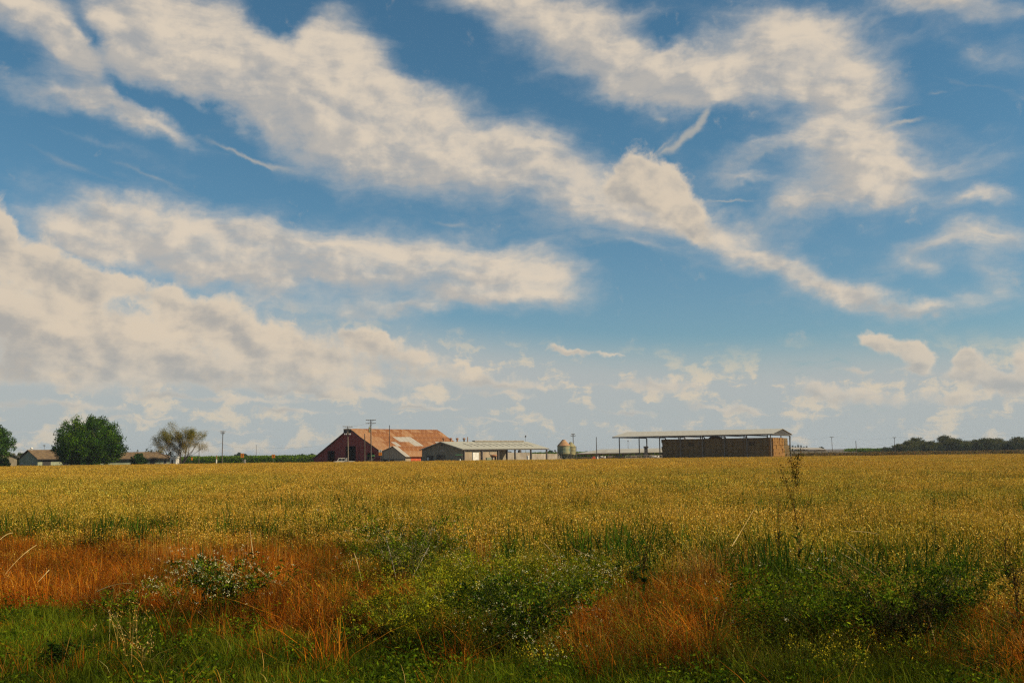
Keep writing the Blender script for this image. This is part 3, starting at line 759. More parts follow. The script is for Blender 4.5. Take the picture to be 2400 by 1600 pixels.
def rail_fence(px0, Y0, px1, Y1, n, hgt, nr, label, m_, grp=None):
    a, b = XY(px0, Y0), XY(px1, Y1)
    d = (b-a).normalized(); ln = (b-a).length
    t = thing('rail_fence', label, 'fence', a, frame_angle(d), grp)
    for k in range(n+1): MB().tube((ln*k/n, 0, -0.05), (ln*k/n, 0, hgt+0.03), 0.065, n=6).build('post', m_, t)
    for r_ in range(nr): MB().tube((0, 0, hgt*(r_+1)/nr-0.05), (ln, 0, hgt*(r_+1)/nr-0.05), 0.045, n=6).build('rail', m_, t)
rail_fence(1466, 240, 1551, 244, 7, 1.55, 3, 'pale pipe corral fence in front of the cattle shade', M['concrete'])
rail_fence(1440, 262, 1560, 262, 12, 1.45, 4, 'brown rail fence just under the shade roof at its right end', M['post'])
rail_fence(1352, 247, 1385, 246, 4, 1.3, 3, 'short pale fence at the foot of the yellow silo', M['pale'])
o = thing('feed_tower', 'narrow dark brown tower standing left of the hay block', 'tower', XY(1514, 243), 0)
MB().box(-0.38, -0.35, -0.05, 0.38, 0.35, 3.3).build('shaft', M['steeld'], o)
MB().box(-0.52, -0.45, 3.3, 0.46, 0.45, 3.75).build('head', M['steeld'], o)
MB().tube((0.5, 0, 3.6), (0.75, 0, 3.4), 0.05).build('spout', M['steel'], o)
def hay_row(px0, px1, Y, z1, m_, label, cat):
    a = XY(px0, Y); ln = (XY(px1, Y)-a).x
    mb = MB(); rr = random.Random(int(px0))
    n = max(4, int(ln/0.6)); top = [(0, -0.05)]
    pts = [(0, -0.05)] + [(ln*k/n, z1*(0.82+rr.random()*0.25)*(0.6 if k in (0, n) else 1)) for k in range(n+1)] + [(ln, -0.05)]
    mb.prism(pts, 0, 2.2)
    o = mb.build('feed_heap', m_, None, a); tag(o, label, cat)
hay_row(1360, 1387, 250, 1.25, M['hay'], 'dark brown feed heap right of the silos', 'feed heap')
def cow(px, Y, rz, m_, label):
    mb = MB()
    def ring(c, ry, rz2, n=10): return [(c[0], c[1]+ry*math.cos(2*math.pi*i/n), c[2]+rz2*math.sin(2*math.pi*i/n)) for i in range(n)]
    secs = [((-0.95, 0, 1.15), 0.10, 0.14), ((-0.85, 0, 1.12), 0.27, 0.30), ((-0.45, 0, 1.05), 0.33, 0.38), ((0.05, 0, 1.0), 0.37, 0.42), ((0.5, 0, 1.05), 0.30, 0.42),
            ((0.78, 0, 1.18), 0.20, 0.30), ((1.05, 0, 1.32), 0.13, 0.19), ((1.22, 0, 1.38), 0.13, 0.16), ((1.45, 0, 1.28), 0.10, 0.11), ((1.62, 0, 1.18), 0.07, 0.08)]
    vs = []; fs = []
    for s_ in secs: vs += ring(*s_)
    for k in range(len(secs)-1): fs += [(k*10+i, k*10+(i+1) % 10, (k+1)*10+(i+1) % 10, (k+1)*10+i) for i in range(10)]
    fs += [tuple(range(9, -1, -1)), tuple(range((len(secs)-1)*10, len(secs)*10))]
    mb.poly(vs, fs)
    for sx, kx in ((-0.72, -0.08), (0.55, 0.05)):
        for sy in (-0.18, 0.18):
            mb.tube((sx, sy, 0.95), (sx+kx, sy, 0.5), 0.14, 0.07, 7); mb.tube((sx+kx, sy, 0.52), (sx, sy, 0.0), 0.07, 0.06, 7)
    for sy in (-1, 1): mb.tube((1.2, sy*0.1, 1.48), (1.15, sy*0.3, 1.47), 0.06, 0.02, 5)
    mb.tube((-0.98, 0, 1.25), (-1.08, 0, 0.55), 0.035, 0.05, 5)
    o = mb.build('cow', m_, None, XY(px, Y), smooth=True); o.rotation_euler = (0, 0, rz)
    tag(o, label, 'cow', 'cattle in the corral')
for px, Y, rz, m_, lb in ((1395, 262, 0.2, 'hide', 'dark cow farthest left, right of the feed heap'), (1411, 265, 2.9, 'hidew', 'white patched cow left of the bare pole top side'),
                          (1428, 260, 0.4, 'hide', 'dark cow between the orange calf hutch and the shade posts'), (1447, 268, 3.3, 'hide', 'dark cow under the middle of the shade roof'),
                          (1484, 256, 0.1, 'hide', 'dark cow behind the left end of the pale pipe fence'), (1536, 257, 3.0, 'hidew', 'patched cow just left of the hay block')):
    cow(px, Y, rz, M[m_], lb)
o = thing('calf_hutch', 'small orange hutch beside the feed heap', 'hutch', XY(1392, 246), 0.1)
MB().prism([(-0.6, -0.05), (0.6, -0.05), (0.6, 0.9), (0, 1.55), (-0.6, 0.9)], 0, 1.4).build('shell', M['orange'], o)
MB().box(-0.25, -0.04, 0.0, 0.25, -0.003, 0.75).build('doorway', M['dark'], o)
o = thing('white_drum', 'small white drum at the foot of the orange hutch', 'drum', XY(1399, 244), 0)
MB().lathe([(0.3, -0.05), (0.3, 0.55), (0.28, 0.6), (0.3, 0.65), (0.3, 1.25), (0.26, 1.3)], 0, 0, 14).build('shell', M['white'], o)
o = thing('white_drum', 'small white drum between the third and fourth open bay posts', 'drum', XY(1237, 240), 0)
MB().lathe([(0.3, -0.05), (0.3, 0.7), (0.28, 0.75), (0.3, 0.8), (0.3, 1.75), (0.26, 1.8)], 0, 0, 14).build('shell', M['white'], o)

# ------------------------------------------------------------------ far sheds
o = thing('far_shed', 'distant dark open shed roof seen above the beige wall', 'shed', XY(1184, 420), 0)
MB().prism([(-2.7, 2.75), (2.7, 2.75), (2.6, 3.1), (-2.5, 3.05)], 0, 8).build('roof', M['trim'], o)
MB().prism([(-0.3, 3.1), (1.4, 3.1), (0.4, 3.5)], 0, 8).build('ridge', M['trim'], o)
for k in range(3): MB().box(-1.9+k*2.1, 0, -0.05, -1.65+k*2.1, 0.25, 2.75).build('post', M['trim'], o)
o = thing('far_tank', 'distant round dark tank top seen above the beige wall', 'tank', XY(1218, 400), 0)
MB().lathe([(0.75, -0.05), (0.75, 2.9), (0.72, 3.3), (0.5, 3.6), (0.1, 3.7)], 0, 0, 16).build('shell', M['steeld'], o)
fs0 = XY(1846, 400)
o = thing('far_white_shed', 'distant low shed with a white roof right of the hay shed', 'shed', fs0, 0)
lw = (XY(1938, 400)-fs0).x
MB().poly([(0, 0, 2.55), (lw, 0, 2.2), (lw-1, 6, 2.9), (1, 6, 3.35), (0, 0, 2.67), (lw, 0, 2.32), (lw-1, 6, 3.02), (1, 6, 3.47)],
          [(0,3,2,1),(4,5,6,7),(0,1,5,4),(1,2,6,5),(2,3,7,6),(3,0,4,7)]).build('roof', M['galv'], o)
MB().box(0.3, 0.4, -0.05, lw-0.4, 5.5, 2.18).build('wall', M['greywall'], o)
fs1 = XY(1846, 330)
o = thing('panel_wall', 'long grey panel wall low behind the field, right of the hay shed', 'wall', fs1, 0)
lw = (XY(2007, 330)-fs1).x
hs = [1.9, 1.85, 1.9, 1.8, 1.85, 1.75, 1.7, 1.75, 1.62, 1.6]
for k in range(10):
    MB().box(k*lw/10+0.05, 0, -0.05, (k+1)*lw/10-0.05, 0.25, hs[k]).build('wall_panel', M['concrete'] if k > 6 else M['greywall'], o)
    if k < 7: MB().box(k*lw/10-0.04, -0.06, -0.05, k*lw/10+0.04, 0.3, hs[k]+0.1).build('post', M['pale'], o)

# ------------------------------------------------------------------ houses on the left
def simple_house(P, ang_, w, ln, zpk, zev, label, mroof, mwall, wins=(), side=(), hip=False, inset=1.8):
    t = thing('house', label, 'house', P, ang_)
    h = w/2
    MB().prism([(-w, -0.05), (0, -0.05), (0, zev), (-h, zpk-0.08), (-w, zev)], 0, 0.2).build('gable_wall', mwall, t)
    MB().box(-0.2, 0.21, -0.05, 0, ln, zev-0.05).build('side_wall', mwall, t)
    MB().box(-w, 0.21, -0.05, -w+0.2, ln, zev-0.05).build('side_wall', mwall, t)
    MB().box(-w+0.21, ln-0.2, -0.05, -0.21, ln, zev-0.05).build('rear_wall', mwall, t)
    yr = ln+0.4-(h if hip else 0)
    for sgn, nm in ((1, 'roof'), (-1, 'roof')):
        x1 = 0.55 if sgn > 0 else -w-0.55
        MB().poly([(-h, -0.4, zpk), (x1, -0.4, zev-0.1), (x1, ln+0.4, zev-0.1), (-h, yr, zpk), (-h, -0.4, zpk+0.14), (x1, -0.4, zev+0.04), (x1, ln+0.4, zev+0.04), (-h, yr, zpk+0.14)],
                  [(0,3,2,1),(4,5,6,7),(0,1,5,4),(1,2,6,5),(2,3,7,6),(3,0,4,7)]).build(nm, mroof, t)
    if hip:
        MB().poly([(-h, yr, zpk), (0.55, ln+0.4, zev-0.1), (-w-0.55, ln+0.4, zev-0.1), (-h, yr, zpk+0.14), (0.55, ln+0.4, zev+0.04), (-w-0.55, ln+0.4, zev+0.04)],
                  [(0,1,2),(5,4,3),(0,3,4,1),(1,4,5,2),(2,5,3,0)]).build('roof', mroof, t)
    MB().box(0.45, -0.38, zev-0.3, 0.56, ln+0.38, zev-0.11).build('fascia', M['trim'], t)
    for a, b, z0, z1 in wins:
        f = MB().box(a-0.08, -0.05, z0-0.08, b+0.08, -0.003, z1+0.08).build('window', M['white'], t)
        MB().box(a, -0.07, z0, b, -0.053, z1).build('pane', M['glass'], f)
        MB().box((a+b)/2-0.03, -0.085, z0, (a+b)/2+0.03, -0.072, z1).build('mullion', M['white'], f)
    for a, b, z0, z1, mk in side:
        f = MB().box(0.003, a-0.08, z0-0.08, 0.05, b+0.08, z1+0.08).build('window' if z0 > 0.2 else 'door', M['white'] if mk == 'glass' else M[mk], t)
        if mk == 'glass': MB().box(0.053, a, z0, 0.07, b, z1).build('pane', M['glass'], f)
    return t
P1 = XY(89, 236)
hang = R(-40)
hg = Vector((math.cos(hang), math.sin(hang), 0)); hvv = Vector((-hg.y, hg.x, 0))
w1_ = -on_line(P1, hg, 46)
ln1 = 19.0
house1 = simple_house(P1, hang, w1_, ln1, Z(67, 1055, 239), Z(89, 1074.5, 236), 'pale green house with brown roof, gable facing the field, left of the round tree', M['houseroof'], M['housewall'],
             wins=((-w1_+0.9, -w1_+1.9, 0.5, 1.45), (-2.6, -1.8, 0.5, 1.55)), side=((1.2, 3.0, 0.1, 1.9, 'trim'), (6, 7.4, 0.9, 1.9, 'glass')))
o = thing('roof_vent', 'small white dome vent at the gable peak of the green house', 'vent', P1+hg*(-w1_/2)+hvv*0.6+Vector((0, 0, Z(67, 1055, 239)+0.1)), 0)
MB().lathe([(0.18, -0.1), (0.18, 0.25), (0.34, 0.3), (0.3, 0.55), (0.1, 0.66)], 0, 0, 12).build('dome', M['white'], o)
P2 = XY(296, 240)
ang2 = R(-66)
hg2 = Vector((math.cos(ang2), math.sin(ang2), 0)); hv2 = Vector((-hg2.y, hg2.x, 0))
ln2 = on_line(P2, hv2, 404)
simple_house(P2-hv2*9, ang2, 7.0, ln2+9, Z(330, 1060, 246), Z(296, 1074, 240), 'long low house with brown hipped roof between the round tree and the white hut', M['houseroof'], M['housewall'],
             side=((10, 12.4, 0.9, 1.9, 'glass'), (14.5, 15.4, 0.05, 2.0, 'trim'), (17.6, 18.2, 1.0, 1.7, 'glass')), hip=True)
simple_house(XY(40, 222), R(27), 7.0, 8.0, Z(14, 1051, 224), Z(36, 1071, 222), 'grey roofed house corner at the far left edge behind a dark bush', M['greyroof'], M['greywall'])
o = thing('white_hut', 'small white hut with a dark doorway, left of the bare branched tree', 'hut', XY(398.5, 234), R(-10))
wv = (XY(413.5, 234)-XY(398.5, 234)).x
MB().box(0, 0, -0.05, wv, 1.6, 2.35).build('body', M['white'], o)
MB().prism([(-0.1, 2.35), (wv+0.1, 2.35), (wv-0.1, 2.62), (0.3, 2.62)], -0.1, 1.7).build('roof', M['white'], o)
MB().box(0.42, -0.03, 0.1, 0.80, -0.003, 1.9).build('doorway', M['dark'], o)
for k in range(2): MB().box(0.95, -0.03, 1.95-0.3*k, 1.4, -0.003, 2.02-0.3*k).build('trim_strip', M['pale'], o)

# ------------------------------------------------------------------ poles, wires, signs
tops = {}
def utility_pole(px, Y, top_py, label, arms=(), rad=0.15, m_='post', lean=0.0, extra=None, grp='wooden utility poles'):
    P = XY(px, Y); zt = Z(px, top_py, Y)
    t = thing('utility_pole', label, 'utility pole', P, 0, grp)
    lx = lean*zt
    MB().tube((0, 0, -0.05), (lx, 0, zt), rad*0.95, rad*0.65, 8).build('pole', M[m_], t)
    for dz, half, rot in arms:
        a = MB().box(-half, -0.2, -0.06, half, -0.09, 0.06).build('crossarm', M[m_], t, (lx*(1-dz/zt), 0, zt-dz))
        a.rotation_euler = (0, rot, 0)
        for s_ in (-0.92, -0.45, 0.45, 0.92):
            MB().lathe([(0.035, 0.06), (0.07, 0.10), (0.045, 0.16), (0.07, 0.20), (0.02, 0.25)], s_*half, -0.14, 8).build('insulator', M['ceram'], a)
        for s_ in (-1, 1): MB().tube((s_*half*0.55, -0.14, -0.03), (0, -0.14, -0.55), 0.02, n=5).build('arm_brace', M['steel'], a)
    if extra == 'can':
        MB().lathe([(0.16, zt-2.9), (0.19, zt-2.85), (0.19, zt-1.75), (0.12, zt-1.65)], -0.42, 0, 12).build('transformer', M['silo'], t)
        MB().box(-0.45, -0.05, zt-1.5, 0, 0.05, zt-1.42).build('bracket', M['steel'], t)
        MB().box(-0.25, -0.05, zt-2.4, 0, 0.05, zt-2.32).build('bracket', M['steel'], t)
    if extra == 'bell':
        a = MB().box(-0.7, -0.2, -0.05, 0.7, -0.1, 0.05).build('crossarm', M['pale'], t, (lx, 0, zt-1.75))
        for s_ in (-0.65, -0.3, 0.35, 0.65): MB().lathe([(0.09, -0.22), (0.12, -0.1), (0.06, 0.12)], s_, -0.15, 8).build('insulator', M['ceram'], a)
    if extra == 'lamp':
        MB().tube((0, 0, zt-0.3), (-0.4, 0, zt-0.1), 0.03, n=5).build('lamp_arm', M['steel'], t)
        MB().lathe([(0.16, -0.12), (0.24, 0.1), (0.1, 0.42)], 0, 0, 10).build('lamp_head', M['steeld'], t, (0.05, 0, zt))
    tops[px] = P+Vector((lx, 0, zt))
    return t
utility_pole(870, 229, 983, 'tallest utility pole in front of the barn, two crossarms', ((0.12, 1.15, 0), (0.85, 1.15, 0)), 0.16, 'post', -0.010, 'can')
utility_pole(816.5, 226, 998, 'pale utility pole before the barn peak, crossarm with white insulators', ((0.15, 1.1, 0.05), (0.75, 0.85, 0)), 0.14, 'pale', -0.020, 'bell')
utility_pole(855, 228, 1016, 'short bare pole between the two armed poles before the barn', (), 0.14, 'post', -0.005)
utility_pole(913, 229, 996, 'bare pole in front of the grey board annex', (), 0.11, 'steeld', -0.003)
utility_pole(520.5, 245, 1009.5, 'dark utility pole with small crossarms right of the bare branched tree', ((0.15, 0.65, 0), (0.6, 0.5, 0)), 0.13, 'post', 0.012)
utility_pole(600.5, 330, 1042, 'thin distant pole above the vines left of the barn', (), 0.09, 'post')
utility_pole(466.5, 238, 1040, 'slim bare pole against the right side of the bare branched tree', (), 0.10, 'post')
utility_pole(103, 300, 1042, 'thin distant pole above the roof of the green house', ((0.2, 0.4, 0),), 0.07, 'post')
utility_pole(1344.5, 262, 1016, 'utility pole with two crossarms behind the silos', ((0.12, 0.5, 0), (0.55, 0.65, 0)), 0.13, 'post', -0.012)
utility_pole(1398.5, 242, 1023.5, 'bare pole standing before the cattle shade', (), 0.12, 'steeld', -0.006)
utility_pole(1472, 420, 1031.5, 'thin far pole seen through the left bay of the hay shed', ((0.2, 0.4, 0),), 0.08, 'post', 0.01)
utility_pole(1232, 300, 1023, 'thin lamp pole rising behind the open bays', (), 0.05, 'steel', 0.0, 'lamp', 'lamp poles')
utility_pole(1951, 380, 1023, 'utility pole with one crossarm right of the hay shed', ((0.1, 0.75, 0),), 0.12, 'post', -0.02)
utility_pole(2007, 332, 1032.5, 'bare pole at the end of the grey panel wall', (), 0.14, 'post', -0.015)
utility_pole(2097.5, 360, 1024, 'utility pole with small crossarm at the left edge of the dark tree row', ((0.15, 0.6, 0),), 0.13, 'post', -0.01)
def wire(p, q_, sag, label):
    n = 14; pts = []
    for k in range(n+1):
        t = k/n; v = Vector(p).lerp(Vector(q_), t); v.z -= sag*4*t*(1-t); pts.append(v)
    mb = MB()
    for a, b in zip(pts, pts[1:]): mb.tube(a, b, 0.012, n=4, cap=False)
    o = mb.build('power_line', M['wire']); tag(o, label, 'power line', 'power lines')
def off(px, x=0, z=0): return tops[px]+Vector((x, -0.14, z))
wire(off(520.5, 0, -3.2), off(600.5, 0, -0.8), 0.5, 'thin wire from the dark pole to the thin distant pole left of the barn')
wire(off(600.5, 0, -0.8), XY(742, 300)+Vector((0, 0, 5.2)), 0.4, 'thin wire running from the thin distant pole to the barn')
wire(off(466.5, 0, -0.6), off(520.5, 0, -2.9), 0.3, 'thin wire between the bare branched tree and the dark pole')
wire(off(103, 0, -0.4), XY(30, 280)+Vector((0, 0, 5.0)), 0.4, 'thin wire above the roof of the green house')
wire(off(103, 0, -0.4), off(466.5, 0, -1.8), 1.0, 'thin wire passing low behind the round tree')
wire(off(1951, 0.6, 0), off(2097.5, 0.5, 0), 1.0, 'upper wire between the two armed poles on the right')
wire(off(1951, -0.6, -3.0), off(2097.5, -0.5, -2.2), 1.0, 'lower wire between the two armed poles on the right')
wire(off(2097.5, 0.5, 0), XY(2480, 330)+Vector((0, 0, 8.5)), 1.5, 'wire running from the right armed pole above the dark trees')
wire(off(1951, -0.6, 0), XY(1855, 262)+Vector((0, 0, 6.0)), 0.8, 'faint wire from the armed pole back to the hay shed end')
wire(off(870, 1.0, -0.1), off(816.5, 0.8, -0.1), 0.3, 'short wire between the two armed poles before the barn')

def road_sign(px, Y, py0, py1, label, glyph=True, plate=False, w=0.37):
    P = XY(px, Y); z1, z0 = Z(px, py0, Y), Z(px, py1, Y)
    t = thing('road_sign', label, 'road sign', P, 0, 'orange road signs along the far edge of the field')
    MB().box(-0.04, 0.02, -0.05, 0.04, 0.07, z1).build('post', M['steel'], t)
    b = MB().box(-w, -0.02, z0, w, 0.015, z1).build('orange_plate', M['signor'], t)
    if glyph:
        zc = (z0+z1)/2; mb = MB()
        mb.box(-0.03, -0.03, z0+0.22, 0.03, -0.022, z1-0.12)
        mb.box(-0.14, -0.03, zc+0.02, 0.14, -0.022, zc+0.10)
        mb.build('black_symbol', M['black'], b)
    if plate:
        f = MB().box(-w, -0.02, z1+0.04, w*0.9, 0.015, z1+0.58).build('white_plate', M['white'], t)
        MB().box(-0.05, -0.03, z1+0.1, 0.05, -0.022, z1+0.5).build('black_symbol', M['black'], f)
road_sign(568, 231, 1062, 1072, 'orange road sign with small black mark, left one before the vines')
road_sign(641, 231, 1064.5, 1072.5, 'small orange road sign between the left sign and the barn')
road_sign(891.5, 226, 1059.5, 1067, 'orange sign below a white plate at the right corner of the red barn', True, True)
road_sign(450, 236, 1071, 1078, 'tiny orange sign at the foot of the bare branched tree', False, False, 0.2)
o = thing('grey_marker', 'small grey box marker just right of the left orange road sign', 'marker', XY(574, 232), 0)
MB().box(-0.22, -0.1, 0.95, 0.22, 0.1, 1.75).build('box', M['galv'], o)
for s_ in (-0.17, 0.17): MB().box(s_-0.03, -0.03, -0.05, s_+0.03, 0.03, 0.95).build('post', M['galv'], o)
o = thing('vent_pipe', 'short pale standpipe between the bare branched tree and the dark pole', 'standpipe', XY(507.5, 228), 0)
MB().tube((0, 0, -0.05), (0, 0, 1.9), 0.17, 0.15, 12).build('pipe', M['truck'], o)
MB().tube((0.03, 0, 1.9), (0.03, 0, 2.75), 0.10, 0.12, 10).build('cap', M['rust2'], o)

# ------------------------------------------------------------------ vehicles in the yard
def wheel(parent, x, y, r, w):
    o = MB().tube((x, y-w/2, r), (x, y+w/2, r), r, n=16).build('wheel', M['rubber'], parent)
    MB().tube((x, y-w/2-0.02, r), (x, y+w/2+0.02, r), r*0.5, n=10).build('rim', M['steel'], o)
tr = thing('pickup_truck', 'cream coloured old pickup parked before the tall barn doorway', 'truck', XY(797, 231), R(8))
MB().prism([(-1.4, 0.5), (-1.4, 1.05), (-0.65, 1.15), (-0.25, 1.85), (1.15, 1.85), (1.32, 1.15), (3.3, 1.12), (3.3, 0.5)], -0.85, 0.85).build('body', M['truck'], tr)
MB().box(1.45, -0.7, 1.13, 3.2, 0.7, 1.14).build('bed_floor', M['trim'], tr)
for a, b in ((-0.2, 0.42), (0.52, 1.08)):
    MB().prism([(a+(0.0 if a > 0 else -0.22), 1.22), (b, 1.22), (b, 1.73), (a+0.05, 1.73)], -0.87, -0.853).build('window', M['glass'], tr)
MB().poly([(-0.69, -0.7, 1.17), (-0.69, 0.7, 1.17), (-0.31, 0.7, 1.78), (-0.31, -0.7, 1.78)], [(0, 3, 2, 1)]).build('windscreen', M['glass'], tr)
MB().box(1.5, -0.6, 1.75, 1.6, 0.6, 1.85).box(1.5, -0.62, 1.12, 1.6, -0.52, 1.75).box(1.5, 0.52, 1.12, 1.6, 0.62, 1.75).build('rack', M['white'], tr)
for sx in (-0.8, 2.5):
    for sy in (-0.8, 0.8): wheel(tr, sx, sy, 0.36, 0.22)
for sy in (-0.6, 0.6): MB().tube((-1.43, sy, 0.85), (-1.39, sy, 0.85), 0.11, n=10).build('headlight', M['ceram'], tr)
def cart(P, rz, label, name, cat, sc=1.0):
    t = thing(name, label, cat, P, rz)
    MB().box(-1.1, -0.5, 0.45, 1.1, 0.5, 0.95).box(-1.1, -0.4, 0.95, -0.35, 0.4, 1.25).build('body', M['steeld'], t)
    MB().box(0.1, -0.42, 0.95, 0.6, 0.42, 1.1).box(0.55, -0.42, 1.1, 0.68, 0.42, 1.6).build('seat', M['trim'], t)
    MB().prism([(-0.75, 2.2), (0.95, 2.2), (0.85, 2.32), (-0.65, 2.32)], -0.65, 0.65).build('canopy', M['green'], t)
    for sx in (-0.6, 0.8):
        for sy in (-0.5, 0.5): MB().tube((sx, sy, 0.95), (sx, sy, 2.2), 0.03, n=5).build('canopy_post', M['steel'], t)
    for sy in (-0.55, 0.55):
        wheel(t, -0.8, sy, 0.32, 0.2); wheel(t, 0.75, sy, 0.5, 0.28)
    return t
cart(XY(1074, 225), R(12), 'small utility cart with a green canopy at the corner of the grey building', 'utility_cart', 'cart')
MBt = cart(XY(868, 248.5), R(-30), 'small tractor with green canopy inside the right barn doorway', 'tractor', 'tractor')
o = thing('white_sack', 'small white sack in front of the green canopied cart', 'sack', XY(1078, 223.5), 0)
MB().lathe([(0.25, -0.05), (0.34, 0.4), (0.28, 0.9), (0.10, 1.2), (0.14, 1.32)], 0, 0, 10).build('bag', M['white'], o, smooth=True)

# ------------------------------------------------------------------ vegetation
def leaf_mat(name, transl=0.3, rough=0.6, vary=0.35, vscale=0.35, tint2=(0.75, 0.8, 0.6), instanced=True):
    mt, q, b = base_mat(name, 0.9, 0.0, 0.04)
    a = q.n('ShaderNodeAttribute', attribute_name='Col')
    p = q.n('ShaderNodeNewGeometry').outputs['Position']
    n1 = q.noise(p, vscale, 5, 0.6)
    col = q.mix(q.ss(n1, 0.38, 0.62, 0.0, vary), a.outputs['Color'], q.vm('MULTIPLY', a.outputs['Color'], tint2))
    if instanced:
        t = q.n('ShaderNodeAttribute', attribute_name='tint', attribute_type='INSTANCER')
        col = q.vm('MULTIPLY', col, t.outputs['Vector'])
    q.put(b.inputs['Base Color'], col)
    tr = q.n('ShaderNodeBsdfTranslucent'); q.put(tr.inputs[0], col)
    mx = q.n('ShaderNodeMixShader'); mx.inputs[0].default_value = transl
    q.nt.links.new(b.outputs[0], mx.inputs[1]); q.nt.links.new(tr.outputs[0], mx.inputs[2])
    o = q.nt.nodes['Material Output']; q.nt.links.new(mx.outputs[0], o.inputs[0])
    return mt
M['leafI'] = leaf_mat('grass_blades')
M['leaf'] = leaf_mat('foliage', 0.28, 0.55, 0.4, 1.5, (0.8, 0.85, 0.6), False)
M['treeleaf'] = leaf_mat('tree_foliage', 0.25, 0.6, 0.45, 0.5, (0.7, 0.8, 0.7), False)
M['petal'] = leaf_mat('flower_petals', 0.25, 0.7, 0.0, 1.0, (1, 1, 1), False)

def project(P):
    d = P - np.array([0, 0, CAMZ])
    r = np.array(_r); u = np.array(_u); f = np.array(_f)
    zz = d @ f
    return CX + FPX*(d @ r)/zz, CY - FPX*(d @ u)/zz

class Acc:                                    # triangle soup with a colour per vertex
    def __init__(s): s.V = []; s.T = []; s.C = []; s.n = 0
    def add(s, V, T, C):
        s.V.append(V); s.T.append(T + s.n); s.C.append(C); s.n += len(V); return s
    def arrays(s): return np.concatenate(s.V), np.concatenate(s.T), np.concatenate(s.C)
def rc(g_, n, cols, jit=0.18):                # random colours out of a palette with brightness spread
    c_ = np.array(cols)[g_.integers(0, len(cols), n)]
    return np.clip(c_ * (1 + g_.normal(0, jit, (n, 1))) * (1 + g_.normal(0, 0.05, (n, 3))), 0.004, 0.9)
def blades(acc, g_, xy, z0, h, lean, w, cb, ct, droop=0.0, ldir=None):
    n = len(xy)
    h = np.broadcast_to(h, n); lean = np.broadcast_to(lean, n); w = np.broadcast_to(w, n); z0 = np.broadcast_to(z0, n); droop = np.broadcast_to(droop, n)
    a = g_.uniform(0, 2*math.pi, n) if ldir is None else ldir
    d = np.stack([np.cos(a), np.sin(a)], 1)
    fa = a + math.pi/2 + g_.normal(0, 0.5, n)
    s = np.stack([np.cos(fa), np.sin(fa)], 1)
    V = np.zeros((n, 7, 3)); C = np.zeros((n, 7, 4)); C[..., 3] = 1
    for i, (t, wd) in enumerate(((0, 0.8), (0.38, 1.0), (0.74, 0.7))):
        c_ = xy + d*(lean*h*t**1.6)[:, None]
        z = z0 + h*(t - droop*t*t*t)
        for j, sg in enumerate((-1, 1)):
            V[:, 2*i+j, :2] = c_ + s*(sg*w*wd/2)[:, None]
            V[:, 2*i+j, 2] = z
            C[:, 2*i+j, :3] = cb*(1-t) + ct*t
    V[:, 6, :2] = xy + d*(lean*h)[:, None]; V[:, 6, 2] = z0 + h*(1-droop); C[:, 6, :3] = ct
    T = (np.array([[0,1,3],[0,3,2],[2,3,5],[2,5,4],[4,5,6]])[None] + (np.arange(n)*7)[:, None, None]).reshape(-1, 3)
    return acc.add(V.reshape(-1, 3), T, C.reshape(-1, 4))
def chips(acc, g_, c_, d, ln, w, col):        # flat diamonds: spikelets, leaves, petals
    n = len(c_)
    ln = np.broadcast_to(ln, n)[:, None]; w = np.broadcast_to(w, n)[:, None]
    r_ = g_.normal(size=(n, 3)); s = np.cross(d, r_); s /= np.linalg.norm(s, axis=1, keepdims=True)+1e-9
    V = np.stack([c_, c_ + d*ln*0.45 + s*w*0.5, c_ + d*ln, c_ + d*ln*0.45 - s*w*0.5], 1)
    C = np.ones((n, 4, 4)); C[..., :3] = col[:, None, :]
    T = (np.array([[0,1,2],[0,2,3]])[None] + (np.arange(n)*4)[:, None, None]).reshape(-1, 3)
    return acc.add(V.reshape(-1, 3), T, C.reshape(-1, 4))
def rdir(g_, n, up=0.0, flat=1.0):
    d = g_.normal(size=(n, 3)); d[:, 2] = d[:, 2]*flat + up
    return d/np.linalg.norm(d, axis=1, keepdims=True)
def np_mesh(name, V, T, C, mt_, extra_pts=None):
    me = bpy.data.meshes.new(name)
    nv = len(V) + (len(extra_pts) if extra_pts is not None else 0)
    VV = V if extra_pts is None else np.concatenate([V, extra_pts])
    me.vertices.add(nv); me.vertices.foreach_set('co', VV.astype(np.float32).ravel())
    me.loops.add(len(T)*3); me.loops.foreach_set('vertex_index', T.astype(np.int32).ravel())
    me.polygons.add(len(T)); me.polygons.foreach_set('loop_start', np.arange(len(T), dtype=np.int32)*3)
    me.polygons.foreach_set('loop_total', np.full(len(T), 3, dtype=np.int32))
    at = me.attributes.new('Col', 'FLOAT_COLOR', 'POINT')
    CC = C if extra_pts is None else np.concatenate([C, np.ones((len(extra_pts), 4))])
    at.data.foreach_set('color', CC.astype(np.float32).ravel())
    me.materials.append(mt_)
    me.update(calc_edges=True)
    return me
def acc_obj(name, acc, mt_, parent=None, loc=(0, 0, 0), kind=None):
    o = link(name, np_mesh(name, *acc.arrays(), mt_), parent, loc)
    if kind: o['kind'] = kind
    return o

